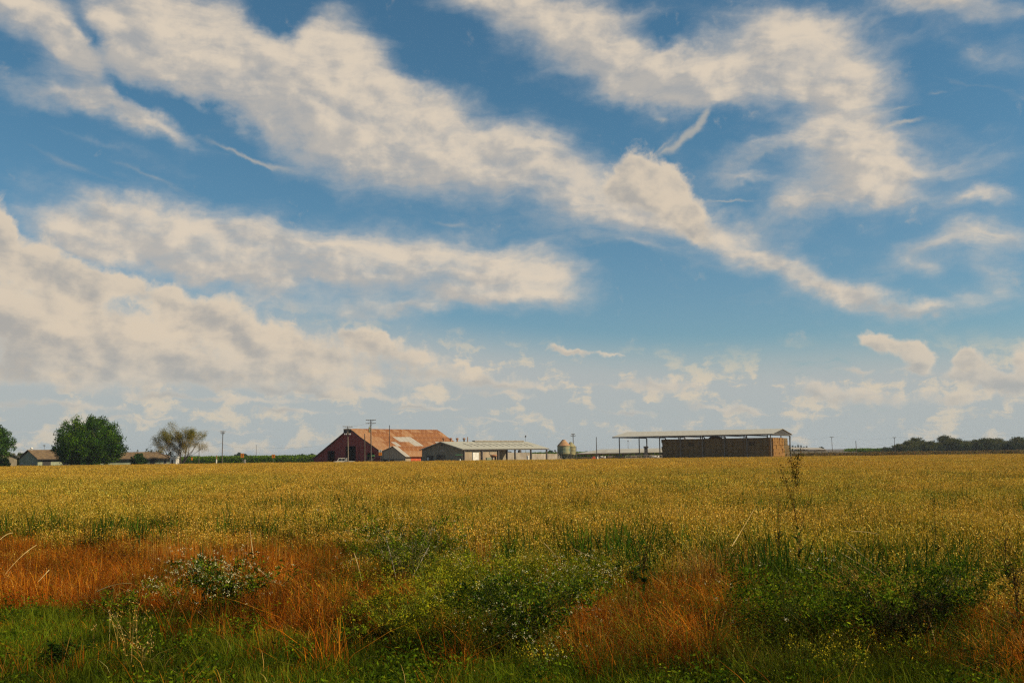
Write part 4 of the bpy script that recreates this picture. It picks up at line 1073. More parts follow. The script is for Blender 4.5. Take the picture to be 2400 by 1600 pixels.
def scatter(name, variants, P, vid, rotz, scl, tint, mt_, label, cat):
    """one object: clump shapes plus loose points, geometry nodes put a clump on every point"""
    Vs, Ts, Cs, vids, nb = [], [], [], [], 0
    for k, acc in enumerate(variants):
        V, T, C = acc.arrays()
        Vs.append(V); Ts.append(T+nb); Cs.append(C); vids.append(np.full(len(V), k+1)); nb += len(V)
    V = np.concatenate(Vs)
    me = np_mesh(name, V, np.concatenate(Ts), np.concatenate(Cs), mt_, P)
    n = len(P)
    a = me.attributes.new('vid', 'INT', 'POINT'); a.data.foreach_set('value', np.concatenate(vids + [-(vid+1)]).astype(np.int32))
    a = me.attributes.new('rot', 'FLOAT_VECTOR', 'POINT')
    r_ = np.zeros((nb+n, 3)); r_[nb:, 2] = rotz; a.data.foreach_set('vector', r_.astype(np.float32).ravel())
    a = me.attributes.new('scl', 'FLOAT_VECTOR', 'POINT')
    s_ = np.ones((nb+n, 3)); s_[nb:] = scl; a.data.foreach_set('vector', s_.astype(np.float32).ravel())
    a = me.attributes.new('tint', 'FLOAT_VECTOR', 'POINT')
    t_ = np.ones((nb+n, 3)); t_[nb:] = tint; a.data.foreach_set('vector', t_.astype(np.float32).ravel())
    ob = link(name, me); tag(ob, label, cat, kind='stuff')
    ng = bpy.data.node_groups.new(name, 'GeometryNodeTree')
    ng.interface.new_socket('Geometry', in_out='INPUT', socket_type='NodeSocketGeometry')
    ng.interface.new_socket('Geometry', in_out='OUTPUT', socket_type='NodeSocketGeometry')
    N, Lk = ng.nodes, ng.links
    gi, go = N.new('NodeGroupInput'), N.new('NodeGroupOutput')
    jn = N.new('GeometryNodeJoinGeometry')
    def attr(nm, ty):
        x = N.new('GeometryNodeInputNamedAttribute'); x.data_type = ty; x.inputs['Name'].default_value = nm
        return x.outputs['Attribute']
    va = attr('vid', 'INT'); ra = attr('rot', 'FLOAT_VECTOR'); sa = attr('scl', 'FLOAT_VECTOR')
    e2r = N.new('FunctionNodeEulerToRotation'); Lk.new(ra, e2r.inputs[0])
    def pick(v):
        cmpn = N.new('FunctionNodeCompare'); cmpn.data_type = 'INT'; cmpn.operation = 'EQUAL'
        ins = [s for s in cmpn.inputs if s.enabled]
        Lk.new(va, ins[0]); ins[1].default_value = v
        sp = N.new('GeometryNodeSeparateGeometry'); sp.domain = 'POINT'
        Lk.new(gi.outputs[0], sp.inputs['Geometry']); Lk.new([x for x in cmpn.outputs if x.enabled][0], sp.inputs['Selection'])
        return sp.outputs['Selection']
    for k in range(len(variants)):
        g2 = N.new('GeometryNodeGeometryToInstance'); Lk.new(pick(k+1), g2.inputs[0])
        ip = N.new('GeometryNodeInstanceOnPoints')
        Lk.new(pick(-(k+1)), ip.inputs['Points']); Lk.new(g2.outputs[0], ip.inputs['Instance'])
        Lk.new(e2r.outputs[0], ip.inputs['Rotation']); Lk.new(sa, ip.inputs['Scale'])
        Lk.new(ip.outputs[0], jn.inputs[0])
    Lk.new(jn.outputs[0], go.inputs[0])
    md = ob.modifiers.new('scatter', 'NODES'); md.node_group = ng
    return ob

# ---- trees
def branch_tree(acc, g_, p, d, ln, r, depth, tips, spread=0.55, up=0.12, nsub=3, shrink=0.68, c_=(0.09, 0.07, 0.05)):
    p = np.array(p, float); d = np.array(d, float)/np.linalg.norm(d)
    seg = 3; pts = [p]; rr = [r]
    for i in range(seg):
        d = d + g_.normal(0, 0.13, 3) + np.array([0, 0, up*0.3]); d /= np.linalg.norm(d)
        p = p + d*ln/seg; pts.append(p); rr.append(r*(1-0.4*(i+1)/seg))
    nside = 5 if r > 0.05 else 3
    for i in range(seg):
        a_, b_ = pts[i], pts[i+1]
        ax_ = (b_-a_)/np.linalg.norm(b_-a_); s_ = np.cross(ax_, [0.3, 0.5, 0.8]); s_ /= np.linalg.norm(s_); t_ = np.cross(ax_, s_)
        V = np.array([c0_ + (s_*math.cos(q_)+t_*math.sin(q_))*r0_ for c0_, r0_ in ((a_, rr[i]), (b_, rr[i+1])) for q_ in [2*math.pi*k/nside for k in range(nside)]])
        T = []
        for k in range(nside): T += [[k, (k+1) % nside, nside+(k+1) % nside], [k, nside+(k+1) % nside, nside+k]]
        C = np.ones((len(V), 4)); C[:, :3] = np.array(c_)*g_.uniform(0.8, 1.2)
        acc.add(V, np.array(T), C)
    if depth == 0:
        tips.append(pts[-1]); tips.append(pts[-2]); return
    for k in range(nsub + (1 if g_.random() < 0.4 else 0)):
        nd = d + g_.normal(0, spread, 3) + np.array([0, 0, up])
        st = pts[-1] if k < 2 else pts[-2]
        branch_tree(acc, g_, st, nd, ln*shrink*g_.uniform(0.75, 1.2), rr[-1]*0.75, depth-1, tips, spread, up, nsub, shrink, c_)
def clumpy(acc, g_, centres, rad, per, size, cols, jit=0.22, up=0.0, flat=1.0):
    n = len(centres)*per
    c_ = np.repeat(np.array(centres), per, 0) + rdir(g_, n)*(g_.random((n, 1))**0.45)*np.repeat(np.broadcast_to(rad, len(centres)), per)[:, None]
    base = np.repeat(rc(g_, len(centres), cols, jit), per, 0)
    col = base*(1+g_.normal(0, 0.14, (n, 1)))
    chips(acc, g_, c_, rdir(g_, n, up, flat), size*g_.uniform(0.6, 1.3, n), size*0.55, np.clip(col, 0.003, 0.8))

def dome_tree(name, label, px, Y, half_w, top, bottom, cols, seed, ncl=420, per=60, size=0.34, group=None, cat='tree', shape=0.45, trunk_h=None):
    g_ = np.random.default_rng(seed)
    t = thing(name, label, cat, XY(px, Y), 0, group)
    a = Acc(); tips = []
    branch_tree(a, g_, (0, 0, -0.1), (0, 0, 1), top*0.22, half_w*0.06, 0, tips)
    for k in range(6):
        an_ = k*math.pi/3+g_.uniform(-.3, .3)
        branch_tree(a, g_, (0, 0, top*0.18), (math.cos(an_), math.sin(an_), 0.8), top*0.32, half_w*0.035, 2, tips, nsub=2)
    acc_obj('trunk', a, M['trunk'], t)
    cr = Acc(); H = top-bottom; zc = bottom+H*shape
    ph = g_.uniform(0, 6.28, 6)
    c_ = []
    for k in range(ncl):
        v = rdir(g_, 1)[0]
        az_ = math.atan2(v[1], v[0])
        bump_ = 1+0.07*math.sin(3*az_+ph[0]+2*v[2])+0.06*math.sin(5*az_+ph[1])*math.cos(4*v[2]+ph[2])+0.05*math.sin(9*az_+7*v[2]+ph[3])
        rr = (g_.random()**0.30)*bump_*0.93
        vz = v[2]*(H*(1-shape) if v[2] > 0 else H*shape)
        sw = half_w*(1.0 if v[2] > 0 else 1.0)
        c_.append((v[0]*sw*rr, v[1]*sw*rr, zc+vz*rr))
    clumpy(cr, g_, c_, half_w*0.13, per, size, cols)
    acc_obj('crown', cr, M['treeleaf'], t, kind='stuff')
    return t
GR1 = [(0.036, 0.085, 0.003), (0.055, 0.120, 0.004), (0.022, 0.055, 0.003), (0.085, 0.150, 0.005)]
Yt = 228
dome_tree('broadleaf_tree', 'big round dark green tree, leafy down to the ground, between the green house walls', 205, Yt, 82/FPX*Yt, Z(205, 973, Yt), 0.3, GR1, 3, 620, 85, 0.36, shape=0.40)
dome_tree('broadleaf_tree', 'leafy green tree cut off by the left edge, hanging over the grey house', -28, 218, 58/FPX*218, Z(0, 990, 218), 1.6, [(0.045, 0.10, 0.012), (0.035, 0.08, 0.012), (0.07, 0.13, 0.016)], 4, 300, 80, 0.34, shape=0.45)
dome_tree('bush', 'dark bush at the far left in front of the grey roofed house', 6, 214, 1.7, 2.9, 0.0, [(0.014, 0.032, 0.008), (0.02, 0.042, 0.01)], 5, 110, 50, 0.26, cat='bush')
dome_tree('bush', 'olive bush between the grey roofed house and the pale green gable', 42, 246, 2.6, 4.1, 0.0, [(0.06, 0.09, 0.015), (0.09, 0.10, 0.02)], 6, 130, 60, 0.26, cat='bush')
dome_tree('bush', 'green bush growing against the wall of the long brown roofed house', 325, 232, 2.0, 3.6, 0.0, [(0.03, 0.065, 0.014), (0.045, 0.085, 0.018)], 8, 130, 60, 0.24, cat='bush')
for k, (px, Y, h_, w_) in enumerate(((345, 262, 5.0, 2.0), (372, 264, 4.7, 1.9), (322, 262, 4.6, 1.8), (398, 262, 4.2, 1.4), (102, 262, 4.6, 1.4), (130, 262, 4.3, 1.5))):
    dome_tree('bush', ['tallest thin bush top showing over the long brown roof', 'thin bush top right of centre over the long brown roof', 'thin bush top just right of the round tree over the roof',
                       'low thin bush top over the right end of the long roof', 'thin olive bush behind the roof of the gabled green house', 'low bush between the gabled roof and the round tree'][k],
              px, Y, w_, h_, 0.5, [(0.09, 0.10, 0.03), (0.06, 0.075, 0.025)], 20+k, 60, 34, 0.22, cat='bush', group='bushes behind the house roofs')
# the bare branched tree
g_ = np.random.default_rng(12)
t = thing('sparse_tree', 'vase shaped tree with bare spreading limbs and thin olive leaves, right of the white hut', 'tree', XY(424, 236), 0); t.scale = (0.93, 0.93, 0.82)
a = Acc(); tips = []
branch_tree(a, g_, (0, 0, -0.1), (0, 0, 1), 0.9, 0.42, 0, tips, c_=(0.13, 0.085, 0.05)); tips = []
for k, (dx_, dy_, dz_, ln) in enumerate(((-1.35, 0.1, 0.95, 3.9), (-0.8, -0.4, 1.15, 3.7), (-0.25, 0.4, 1.5, 3.4), (0.15, -0.3, 1.6, 3.6), (0.55, 0.3, 1.3, 3.7), (0.95, -0.1, 1.25, 3.5), (-1.0, 0.6, 0.9, 3.2), (0.5, -0.8, 1.2, 3.0))):
    branch_tree(a, g_, (dx_*0.25, dy_*0.25, 0.6), (dx_, dy_, dz_), ln, 0.21, 4, tips, spread=0.42, up=0.20, nsub=2, shrink=0.72, c_=(0.13, 0.085, 0.05))
acc_obj('trunk', a, M['trunk'], t)
cr = Acc(); tp = np.array(tips)
tp = np.concatenate([tp, tp*0.86+np.array([0, 0, 0.35]), tp+g_.normal(0, 0.5, tp.shape)])
clumpy(cr, g_, tp, 0.75, 17, 0.16, [(0.26, 0.18, 0.025), (0.30, 0.19, 0.035), (0.17, 0.15, 0.015)])
hi = tp[tp[:, 2] > np.quantile(tp[:, 2], 0.62)]
clumpy(cr, g_, hi, 0.8, 16, 0.17, [(0.17, 0.18, 0.015), (0.22, 0.18, 0.02)])
acc_obj('crown', cr, M['treeleaf'], t, kind='stuff')

# dark tree belt at the right
belt = [(2112, 1036, 30), (2135, 1026, 26), (2148, 1016, 22), (2176, 1028, 26), (2196, 1032, 22), (2215, 1010, 24), (2238, 1018, 22), (2262, 1026, 28), (2290, 1022, 26), (2312, 1017, 26),
        (2338, 1018, 26), (2362, 1028, 24), (2388, 1014, 26), (2418, 1016, 26), (2450, 1020, 28), (2490, 1022, 30), (2535, 1018, 32)]
names = ['lowest', 'low rounded', 'tall narrow', 'even topped', 'short', 'tallest spiky', 'second tallest', 'broad', 'thin topped', 'high crowned', 'full', 'dipped', 'high', 'edge', 'outer', 'outer broad', 'outermost']
for k, (px, py, hw_) in enumerate(belt):
    Y = 400 + (k % 3)*7
    g_ = np.random.default_rng(100+k)
    h_ = Z(px, py, Y)
    w_ = hw_/FPX*Y*1.35; h_ = h_*0.75+Z(px, 1022, Y)*0.25-1.7
    t = thing('belt_tree', ('%s dark tree of the belt on the right, %s' % (names[k], 'at its left end' if k < 3 else ('left of its tallest top' if k < 5 else ('near its tallest top' if k < 8 else ('towards the picture edge' if k < 13 else 'at the right picture edge'))))), 'tree', XY(px, Y), 0, 'trees of the dark belt on the right')
    a = Acc(); tips = []
    branch_tree(a, g_, (0, 0, -0.1), (0, 0, 1), h_*0.4, 0.22, 2, tips, spread=0.35, up=0.3, nsub=2)
    acc_obj('trunk', a, M['trunk'], t)
    cr = Acc(); c_ = []
    for j in range(190):
        zz = g_.random()**0.9
        ww = w_*(1.0-0.72*max(0, zz-0.45)/0.55)*(0.8+0.5*g_.random())
        an_ = g_.uniform(0, 6.283)
        rr = math.sqrt(g_.random())
        c_.append((math.cos(an_)*ww*rr, math.sin(an_)*ww*rr, 0.4+zz*(h_-0.6)))
    c_ = np.array(c_)
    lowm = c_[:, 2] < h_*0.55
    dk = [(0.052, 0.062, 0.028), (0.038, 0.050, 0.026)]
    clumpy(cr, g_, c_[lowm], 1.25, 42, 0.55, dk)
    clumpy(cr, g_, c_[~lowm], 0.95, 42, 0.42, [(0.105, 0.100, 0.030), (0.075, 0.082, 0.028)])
    acc_obj('crown', cr, M['treeleaf'], t, kind='stuff')
# small far trees
for k, (px, py, hw_, lb) in enumerate(((559, 1061, 10, 'hazy distant tree behind the left orange sign'), (573, 1064, 6, 'lower hazy tree right beside the one behind the left orange sign'), (706, 1064.5, 7, 'small distant tree above the vines left of the barn'),
        (732, 1064, 10, 'distant tree touching the left foot of the barn roof'), (1290, 1056, 8, 'distant tree left of the silos'), (1925, 1047.5, 7, 'small distant tree over the far white shed'))):
    dome_tree('far_tree', lb, px, 620, hw_/FPX*620, Z(px, py, 620), 0.3, [(0.03, 0.05, 0.025), (0.04, 0.06, 0.03)], 50+k, 70, 30, 0.8, 'small distant trees')
for k in range(7):
    px = 1851+k*6.6
    t = thing('conifer', ['first', 'second', 'third', 'fourth', 'fifth', 'sixth', 'last'][k]+' little conifer of the far row, counted from the hay shed', 'conifer', XY(px, 560), 0, 'far row of conifers')
    g_ = np.random.default_rng(70+k); h_ = Z(px, 1043+ (k % 3)*1.3 + (2 if k > 4 else 0), 560)
    MB().tube((0, 0, -0.05), (0, 0, h_*0.9), 0.12, 0.04, 6).build('trunk', M['trunk'], t)
    cr = Acc(); c_ = [(math.cos(a_)*rr, math.sin(a_)*rr, zz) for zz in np.linspace(1.0, h_, 26) for a_, rr in [(g_.uniform(0, 6.3), 0.65*(1-zz/h_)*g_.random())]]
    clumpy(cr, g_, c_, 0.55, 22, 0.32, [(0.02, 0.032, 0.02)]); acc_obj('crown', cr, M['treeleaf'], t, kind='stuff')

# ---- vineyard rows far behind
def bush_clump(seed, n, rad, hgt, size, cols, up=0.2):
    g_ = np.random.default_rng(seed); a = Acc()
    c_ = np.stack([g_.normal(0, rad*0.5, n), g_.normal(0, rad*0.5, n), hgt*(0.12+0.88*g_.random(n)**0.8)], 1)
    chips(a, g_, c_, rdir(g_, n, up), size*g_.uniform(0.6, 1.4, n), size*0.6, rc(g_, n, cols, 0.25))
    return a
vin = [bush_clump(200+k, 170, 1.0, 2.25, 0.42, [(0.085, 0.150, 0.006), (0.115, 0.180, 0.009), (0.055, 0.10, 0.005)]) for k in range(5)]
g_ = np.random.default_rng(5); pts = []
for (pa, pb, y0, y1, st) in ((408, 745, 300, 430, 9), (1340, 1600, 330, 420, 9), (1985, 2125, 410, 520, 12), (1230, 1345, 430, 520, 14)):
    Y = y0
    while Y < y1:
        xa, xb = XY(pa, Y).x, XY(pb, Y).x
        n = int((xb-xa)/1.25)
        xs = np.linspace(xa, xb, n)+g_.normal(0, 0.2, n)
        pts.append(np.stack([xs, np.full(n, Y)+g_.normal(0, 0.2, n), np.full(n, -0.05)], 1)); Y += st
P_ = np.concatenate(pts); n = len(P_)
sc_ = np.ones((n, 3))*g_.uniform(0.9, 1.12, (n, 1))
scatter('vineyard', vin, P_, g_.integers(0, 5, n), g_.uniform(0, 6.28, n), sc_, np.ones((n, 3))*g_.uniform(0.8, 1.2, (n, 1)), M['leafI'], 'green rows of vines far behind the field', 'vineyard')
# brownish rank growth along the field's far edge at the right
brk = [bush_clump(220+k, 150, 1.0, 0.9, 0.30, [(0.16, 0.09, 0.03), (0.10, 0.09, 0.022), (0.20, 0.11, 0.035)]) for k in range(4)]
n = 1500; px_ = g_.uniform(1862, 2640, n); YY = g_.uniform(262, 380, n)
X_ = np.array([XY(a_, 1.0).x for a_ in px_])*YY
scatter('field_margin', brk, np.stack([X_, YY, np.full(n, -0.05)], 1), g_.integers(0, 4, n), g_.uniform(0, 6.28, n), g_.uniform(0.8, 1.5, (n, 1))*np.ones((n, 3)), g_.uniform(0.7, 1.25, (n, 1))*np.ones((n, 3)), M['leafI'], 'brown green rank growth along the far right edge of the field', 'rough growth')

# ---- oats
OATC = [(0.60, 0.38, 0.052), (0.49, 0.295, 0.026), (0.74, 0.51, 0.13), (0.31, 0.19, 0.012)]
OATG = [(0.080, 0.130, 0.006), (0.125, 0.160, 0.008), (0.040, 0.075, 0.006), (0.17, 0.17, 0.009)]
OATR = [(0.36, 0.14, 0.012), (0.32, 0.16, 0.018)]
def oat_patch(seed, size, n, nsp, sw, chip, dens_leaf=2, green=0.75, hh=1.0):
    g_ = np.random.default_rng(seed); a = Acc()
    xy = g_.uniform(-size/2, size/2, (n, 2))
    h = hh*g_.normal(0.95, 0.10, n)
    isg = g_.random(n) < green
    cb = np.where(isg[:, None], rc(g_, n, OATG), rc(g_, n, OATR)); ct = np.where(isg[:, None] & (g_.random(n) < 0.55)[:, None], rc(g_, n, OATG)*1.3, rc(g_, n, OATC))
    ang_ = g_.uniform(0, 6.283, n); lean = g_.uniform(0.02, 0.22, n)
    blades(a, g_, xy, 0.0, h, lean, sw, cb, ct, 0.02, ang_)
    for k in range(dens_leaf):
        m_ = g_.random(n) < 0.85
        q_ = m_.sum()
        blades(a, g_, xy[m_], h[m_]*g_.uniform(0.05, 0.45, q_), h[m_]*g_.uniform(0.25, 0.5, q_), g_.uniform(0.4, 1.1, q_), sw*2.6, rc(g_, q_, OATG), rc(g_, q_, OATG+OATC[:1]), 0.25)
    # drooping spikelets on the upper third
    pi = np.repeat(np.arange(n), nsp); m2 = len(pi)
    t_ = g_.uniform(0.68, 1.02, m2)
    off_ = np.stack([np.cos(ang_[pi]), np.sin(ang_[pi])], 1)*(lean[pi]*h[pi]*t_**1.6)[:, None]
    rad = (1.06-t_)*0.20+0.015
    th = g_.uniform(0, 6.283, m2)
    c_ = np.stack([xy[pi, 0]+off_[:, 0]+np.cos(th)*rad, xy[pi, 1]+off_[:, 1]+np.sin(th)*rad, h[pi]*t_], 1)
    chips(a, g_, c_, rdir(g_, m2, -1.6), chip*g_.uniform(0.7, 1.3, m2), chip*0.42, rc(g_, m2, OATC, 0.32)*np.array([1.08, 1.05, 1.0]))
    return a
near_v = [oat_patch(300+k, 1.1, 84, 5, 0.009, 0.044, 6) for k in range(8)]
mid_v = [oat_patch(320+k, 2.2, 230, 5, 0.011, 0.066, 4) for k in range(5)]
far_v = [oat_patch(340+k, 4.4, 640, 5, 0.018, 0.10, 2) for k in range(5)]
def vnoise(x, y, s, seed):                    # cheap smooth value noise for patchiness
    g2 = np.random.default_rng(seed); ph = g2.uniform(0, 6.28, 8); dr = g2.uniform(0, 6.28, 8); fr = s*g2.uniform(0.5, 1.9, 8)
    v = sum(np.sin(x*fr[i]*np.cos(dr[i])+y*fr[i]*np.sin(dr[i])+ph[i]) for i in range(8))
    return 0.5+v/8*1.2
def grid_pts(y0, y1, step, g_, marg=6.0, k=0.53):
    ys = np.arange(y0, y1, step); out_ = []
    for y in ys:
        w_ = y*k+marg; xs = np.arange(-w_, w_, step)
        out_.append(np.stack([xs, np.full(len(xs), y)], 1))
    p = np.concatenate(out_); return p+g_.normal(0, step*0.18, p.shape)
def front(px):                                # where the standing oats begin, by column
    return np.interp(px, [-600, 0, 500, 850, 1100, 1350, 1600, 1800, 2100, 2400, 3000], [28.0, 27.5, 26.0, 24.0, 21.0, 19.6, 18.6, 17.0, 16.0, 15.2, 15.0])
g_ = np.random.default_rng(77)
def oat_tint(p, near=False):
    v1 = vnoise(p[:, 0], p[:, 1], 0.45, 1); v2 = vnoise(p[:, 0], p[:, 1]*0.35, 0.12, 2)
    f_ = np.clip((v1*0.6+v2*0.6-0.45)*1.3, 0, 1)[:, None]
    f_ = f_*np.clip(1.25-p[:, 1:2]/110, 0.35, 1)
    t_ = np.array([1.06, 0.96, 0.92])*(1-f_)+np.array([0.70, 0.92, 0.65])*f_
    return t_*g_.uniform(0.80, 1.15, (len(p), 1))
p = grid_pts(14, 46, 0.82, g_)
px_, _ = project(np.stack([p[:, 0], p[:, 1], np.full(len(p), 0.5)], 1))
fr_ = front(px_)+(vnoise(p[:, 0], p[:, 1], 0.9, 4)-0.5)*np.interp(px_, [800, 1200], [9.0, 4.0])
p = p[(p[:, 1] > fr_+g_.normal(0, 1.0, len(p)))]; px_ = None
n = len(p)
edge = np.clip((p[:, 1]-front(project(np.stack([p[:, 0], p[:, 1], np.full(n, 0.5)], 1))[0]))/4, 0, 1)
hz_ = (0.60+0.40*edge)*g_.uniform(0.84, 1.10, n)*(0.86+0.26*vnoise(p[:, 0], p[:, 1], 0.8, 61))
sc_ = np.stack([np.ones(n), np.ones(n), hz_], 1)
scatter('oat_field_near', near_v, np.column_stack([p, np.full(n, -0.02)]), g_.integers(0, 8, n), g_.uniform(0, 6.28, n), sc_, oat_tint(p), M['leafI'], 'ripe golden oats with green stems, nearer half of the field', 'oats')
p = grid_pts(45.5, 100, 1.85, g_, 10); n = len(p)
scatter('oat_field_middle', mid_v, np.column_stack([p, np.full(n, -0.05)]), g_.integers(0, 5, n), g_.uniform(0, 6.28, n), np.stack([np.ones(n), np.ones(n), g_.uniform(0.9, 1.08, n)], 1), oat_tint(p), M['leafI'], 'golden oats in the middle of the field', 'oats')
p = grid_pts(99, 228, 3.7, g_, 14); n = len(p)
scatter('oat_field_far', far_v, np.column_stack([p, np.full(n, -0.05)]), g_.integers(0, 5, n), g_.uniform(0, 6.28, n), np.stack([np.ones(n), np.ones(n), g_.uniform(0.92, 1.06, n)], 1), oat_tint(p), M['leafI'], 'golden oats of the far part of the field, up to the road', 'oats')
px_c = g_.uniform(1835, 2650, 1100); YY = g_.uniform(238, 262, 1100)
X_ = np.array([XY(a_, 1.0).x for a_ in px_c])*YY

def blade_clump(seed, n=34):
    g_ = np.random.default_rng(seed); a = Acc(); pal = [(0.040, 0.085, 0.006), (0.070, 0.125, 0.007), (0.025, 0.055, 0.006)]
    xy = g_.normal(0, 0.16, (n, 2)); h = g_.uniform(0.75, 1.15, n)
    blades(a, g_, xy, 0, h, g_.uniform(0.05, 0.45, n), 0.022, rc(g_, n, pal), rc(g_, n, pal), g_.uniform(0, 0.3, n))
    return a
g_ = np.random.default_rng(88)
p = grid_pts(15, 85, 0.85, g_); px_, _ = project(np.column_stack([p, np.full(len(p), 0.5)]))
v_ = vnoise(p[:, 0], p[:, 1]*0.6, 0.7, 55)
p = p[(p[:, 1] > front(px_)) & (g_.random(len(p)) < np.clip((v_-0.35)*1.5, 0.25, 1.0)*(1-0.35*np.clip((p[:, 1]-40)/25, 0, 1)))]; n = len(p)
scatter('green_blades', [blade_clump(500+k) for k in range(6)], np.column_stack([p, np.full(n, -0.02)]), g_.integers(0, 6, n), g_.uniform(0, 6.28, n), g_.uniform(0.92, 1.25, (n, 1))*np.ones((n, 3)), g_.uniform(0.7, 1.3, (n, 1))*np.ones((n, 3)), M['leafI'], 'green grass blades showing among the oats in the nearer part of the field', 'grass')

# ---- rough verge in the foreground
GRN = [(0.045, 0.082, 0.003), (0.062, 0.110, 0.003), (0.095, 0.140, 0.004), (0.024, 0.048, 0.003), (0.13, 0.15, 0.005)]
RST = [(0.41, 0.098, 0.003), (0.46, 0.135, 0.005), (0.27, 0.058, 0.003), (0.52, 0.235, 0.018), (0.13, 0.030, 0.003)]
STR = [(0.55, 0.33, 0.09), (0.48, 0.25, 0.05), (0.60, 0.42, 0.16)]
def grass_clump(seed, n, rad, hlo, hhi, w, pal, tip, lean=0.45, chipc=None, nch=0, chip=0.02):
    g_ = np.random.default_rng(seed); a = Acc()
    xy = g_.normal(0, rad*0.55, (n, 2)); h = g_.uniform(hlo, hhi, n)
    blades(a, g_, xy, 0.0, h, np.abs(g_.normal(0, lean, n)), w*g_.uniform(0.6, 1.3, n), rc(g_, n, pal)*0.85, rc(g_, n, tip), 0.12)
    if nch:
        c_ = np.stack([g_.normal(0, rad*0.6, nch), g_.normal(0, rad*0.6, nch), g_.uniform(hlo*0.6, hhi*1.0, nch)], 1)
        chips(a, g_, c_, rdir(g_, nch, -0.4), chip*g_.uniform(0.6, 1.4, nch), chip*0.4, rc(g_, nch, chipc))
    return a
def verge(name, variants, n, accept, zs, label, cat, seed, tintf=None, y0=8.5, y1=31, smin=0.8, smax=1.25):
    g_ = np.random.default_rng(seed)
    Y = np.sqrt(g_.uniform(y0*y0, y1*y1, n)); X = g_.uniform(-1, 1, n)*(Y*0.53+2.5)
    px_, py_ = project(np.stack([X, Y, np.full(n, 0.25)], 1))
    pr = accept(px_, Y, X)
    k = g_.random(n) < pr
    P_ = np.stack([X[k], Y[k], np.full(k.sum(), zs)], 1); n = k.sum()
    s_ = g_.uniform(smin, smax, (n, 1))*np.ones((n, 3))
    t_ = g_.uniform(0.75, 1.25, (n, 1))*np.ones((n, 3))
    if tintf is not None: t_ = t_*tintf(P_[:, 0], P_[:, 1])
    scatter(name, variants, P_, g_.integers(0, len(variants), n), g_.uniform(0, 6.28, n), s_, t_, M['leafI'], label, cat)
def gfront(px):                               # nearer than this the verge is green
    return np.interp(px, [-800, 0, 350, 700, 950, 1250, 1500, 1800, 2100, 2400, 3200], [17.2, 17.0, 16.6, 15.4, 14.2, 12.6, 12.0, 12.0, 12.2, 11.6, 11.6])
def olive(px, Y):                             # how weedy green the ground between oats and rust is
    b = np.interp(px, [0, 700, 850, 1000, 1250, 1330, 1600, 1760, 1900, 2150, 2300, 2500], [0.05, 0.12, 0.45, 0.85, 0.9, 0.35, 0.25, 0.7, 0.95, 0.8, 0.35, 0.3])
    up_ = np.clip((Y-17.2)/1.5, 0, 1)*(px > 900)
    return np.clip(b+0.45*up_, 0, 1)
def sm(v, a, b): return np.clip((v-a)/(b-a), 0, 1)
def acc_green(px, Y, X):
    v = vnoise(X, Y, 1.5, 8)
    g1 = sm(gfront(px)+(v-0.5)*2.2-Y, -0.5, 0.6)
    ol = olive(px, Y)*(0.45+0.55*(v > 0.45))
    return np.maximum(g1, 0.75*ol)*(Y < front(px)+1.5)
def acc_rust(px, Y, X):
    v = vnoise(X, Y, 1.5, 8)
    g1 = 1-sm(gfront(px)+(v-0.5)*2.2-Y, -0.5, 0.9)
    lim = front(px)+np.where(px < 800, 3.0, 0.0)
    return np.maximum(g1*(1-0.82*olive(px, Y)), 0.03)*(Y < lim+(v-0.5)*6)*np.clip(0.35+1.3*vnoise(X, Y, 3.1, 12), 0.15, 1)
green_v = [grass_clump(400+k, 74, 0.24, 0.08, 0.26, 0.0065, GRN, GRN+[(0.14, 0.15, 0.008)], 0.6) for k in range(6)] + [grass_clump(408, 40, 0.2, 0.15, 0.40, 0.006, GRN, [(0.16, 0.17, 0.010), (0.11, 0.14, 0.008)], 0.6), grass_clump(409, 60, 0.24, 0.06, 0.22, 0.006, GRN[:4]+RST[2:3], RST[:2]+GRN[4:], 0.8)]
verge('green_grass', green_v, 30000, acc_green, -0.03, 'rank green grass along the near edge of the field', 'grass', 41, lambda x, y: (0.55+0.80*np.clip(vnoise(x, y, 2.1, 32), 0, 1))[:, None]*np.ones(3))
rust_v = [grass_clump(420+k, 50, 0.22, 0.18, 0.58, 0.0055, RST, RST+RST+RST+STR[1:2], 0.75, STR[1:2]+RST, 24, 0.020) for k in range(4)] + [grass_clump(427+k, 70, 0.3, 0.06, 0.26, 0.0055, RST, RST+RST+RST+STR[:1], 1.5, STR[:1]+RST, 22, 0.02) for k in range(4)]
verge('dry_grass', rust_v, 25000, acc_rust, -0.03, 'tangled rust orange dry grass between the green verge and the oats', 'dry grass', 42, lambda x, y: (0.35+1.05*np.clip(vnoise(x, y, 2.4, 31), 0, 1))[:, None]*np.array([1.06, 1.0, 1.0]), smin=0.55, smax=1.45)
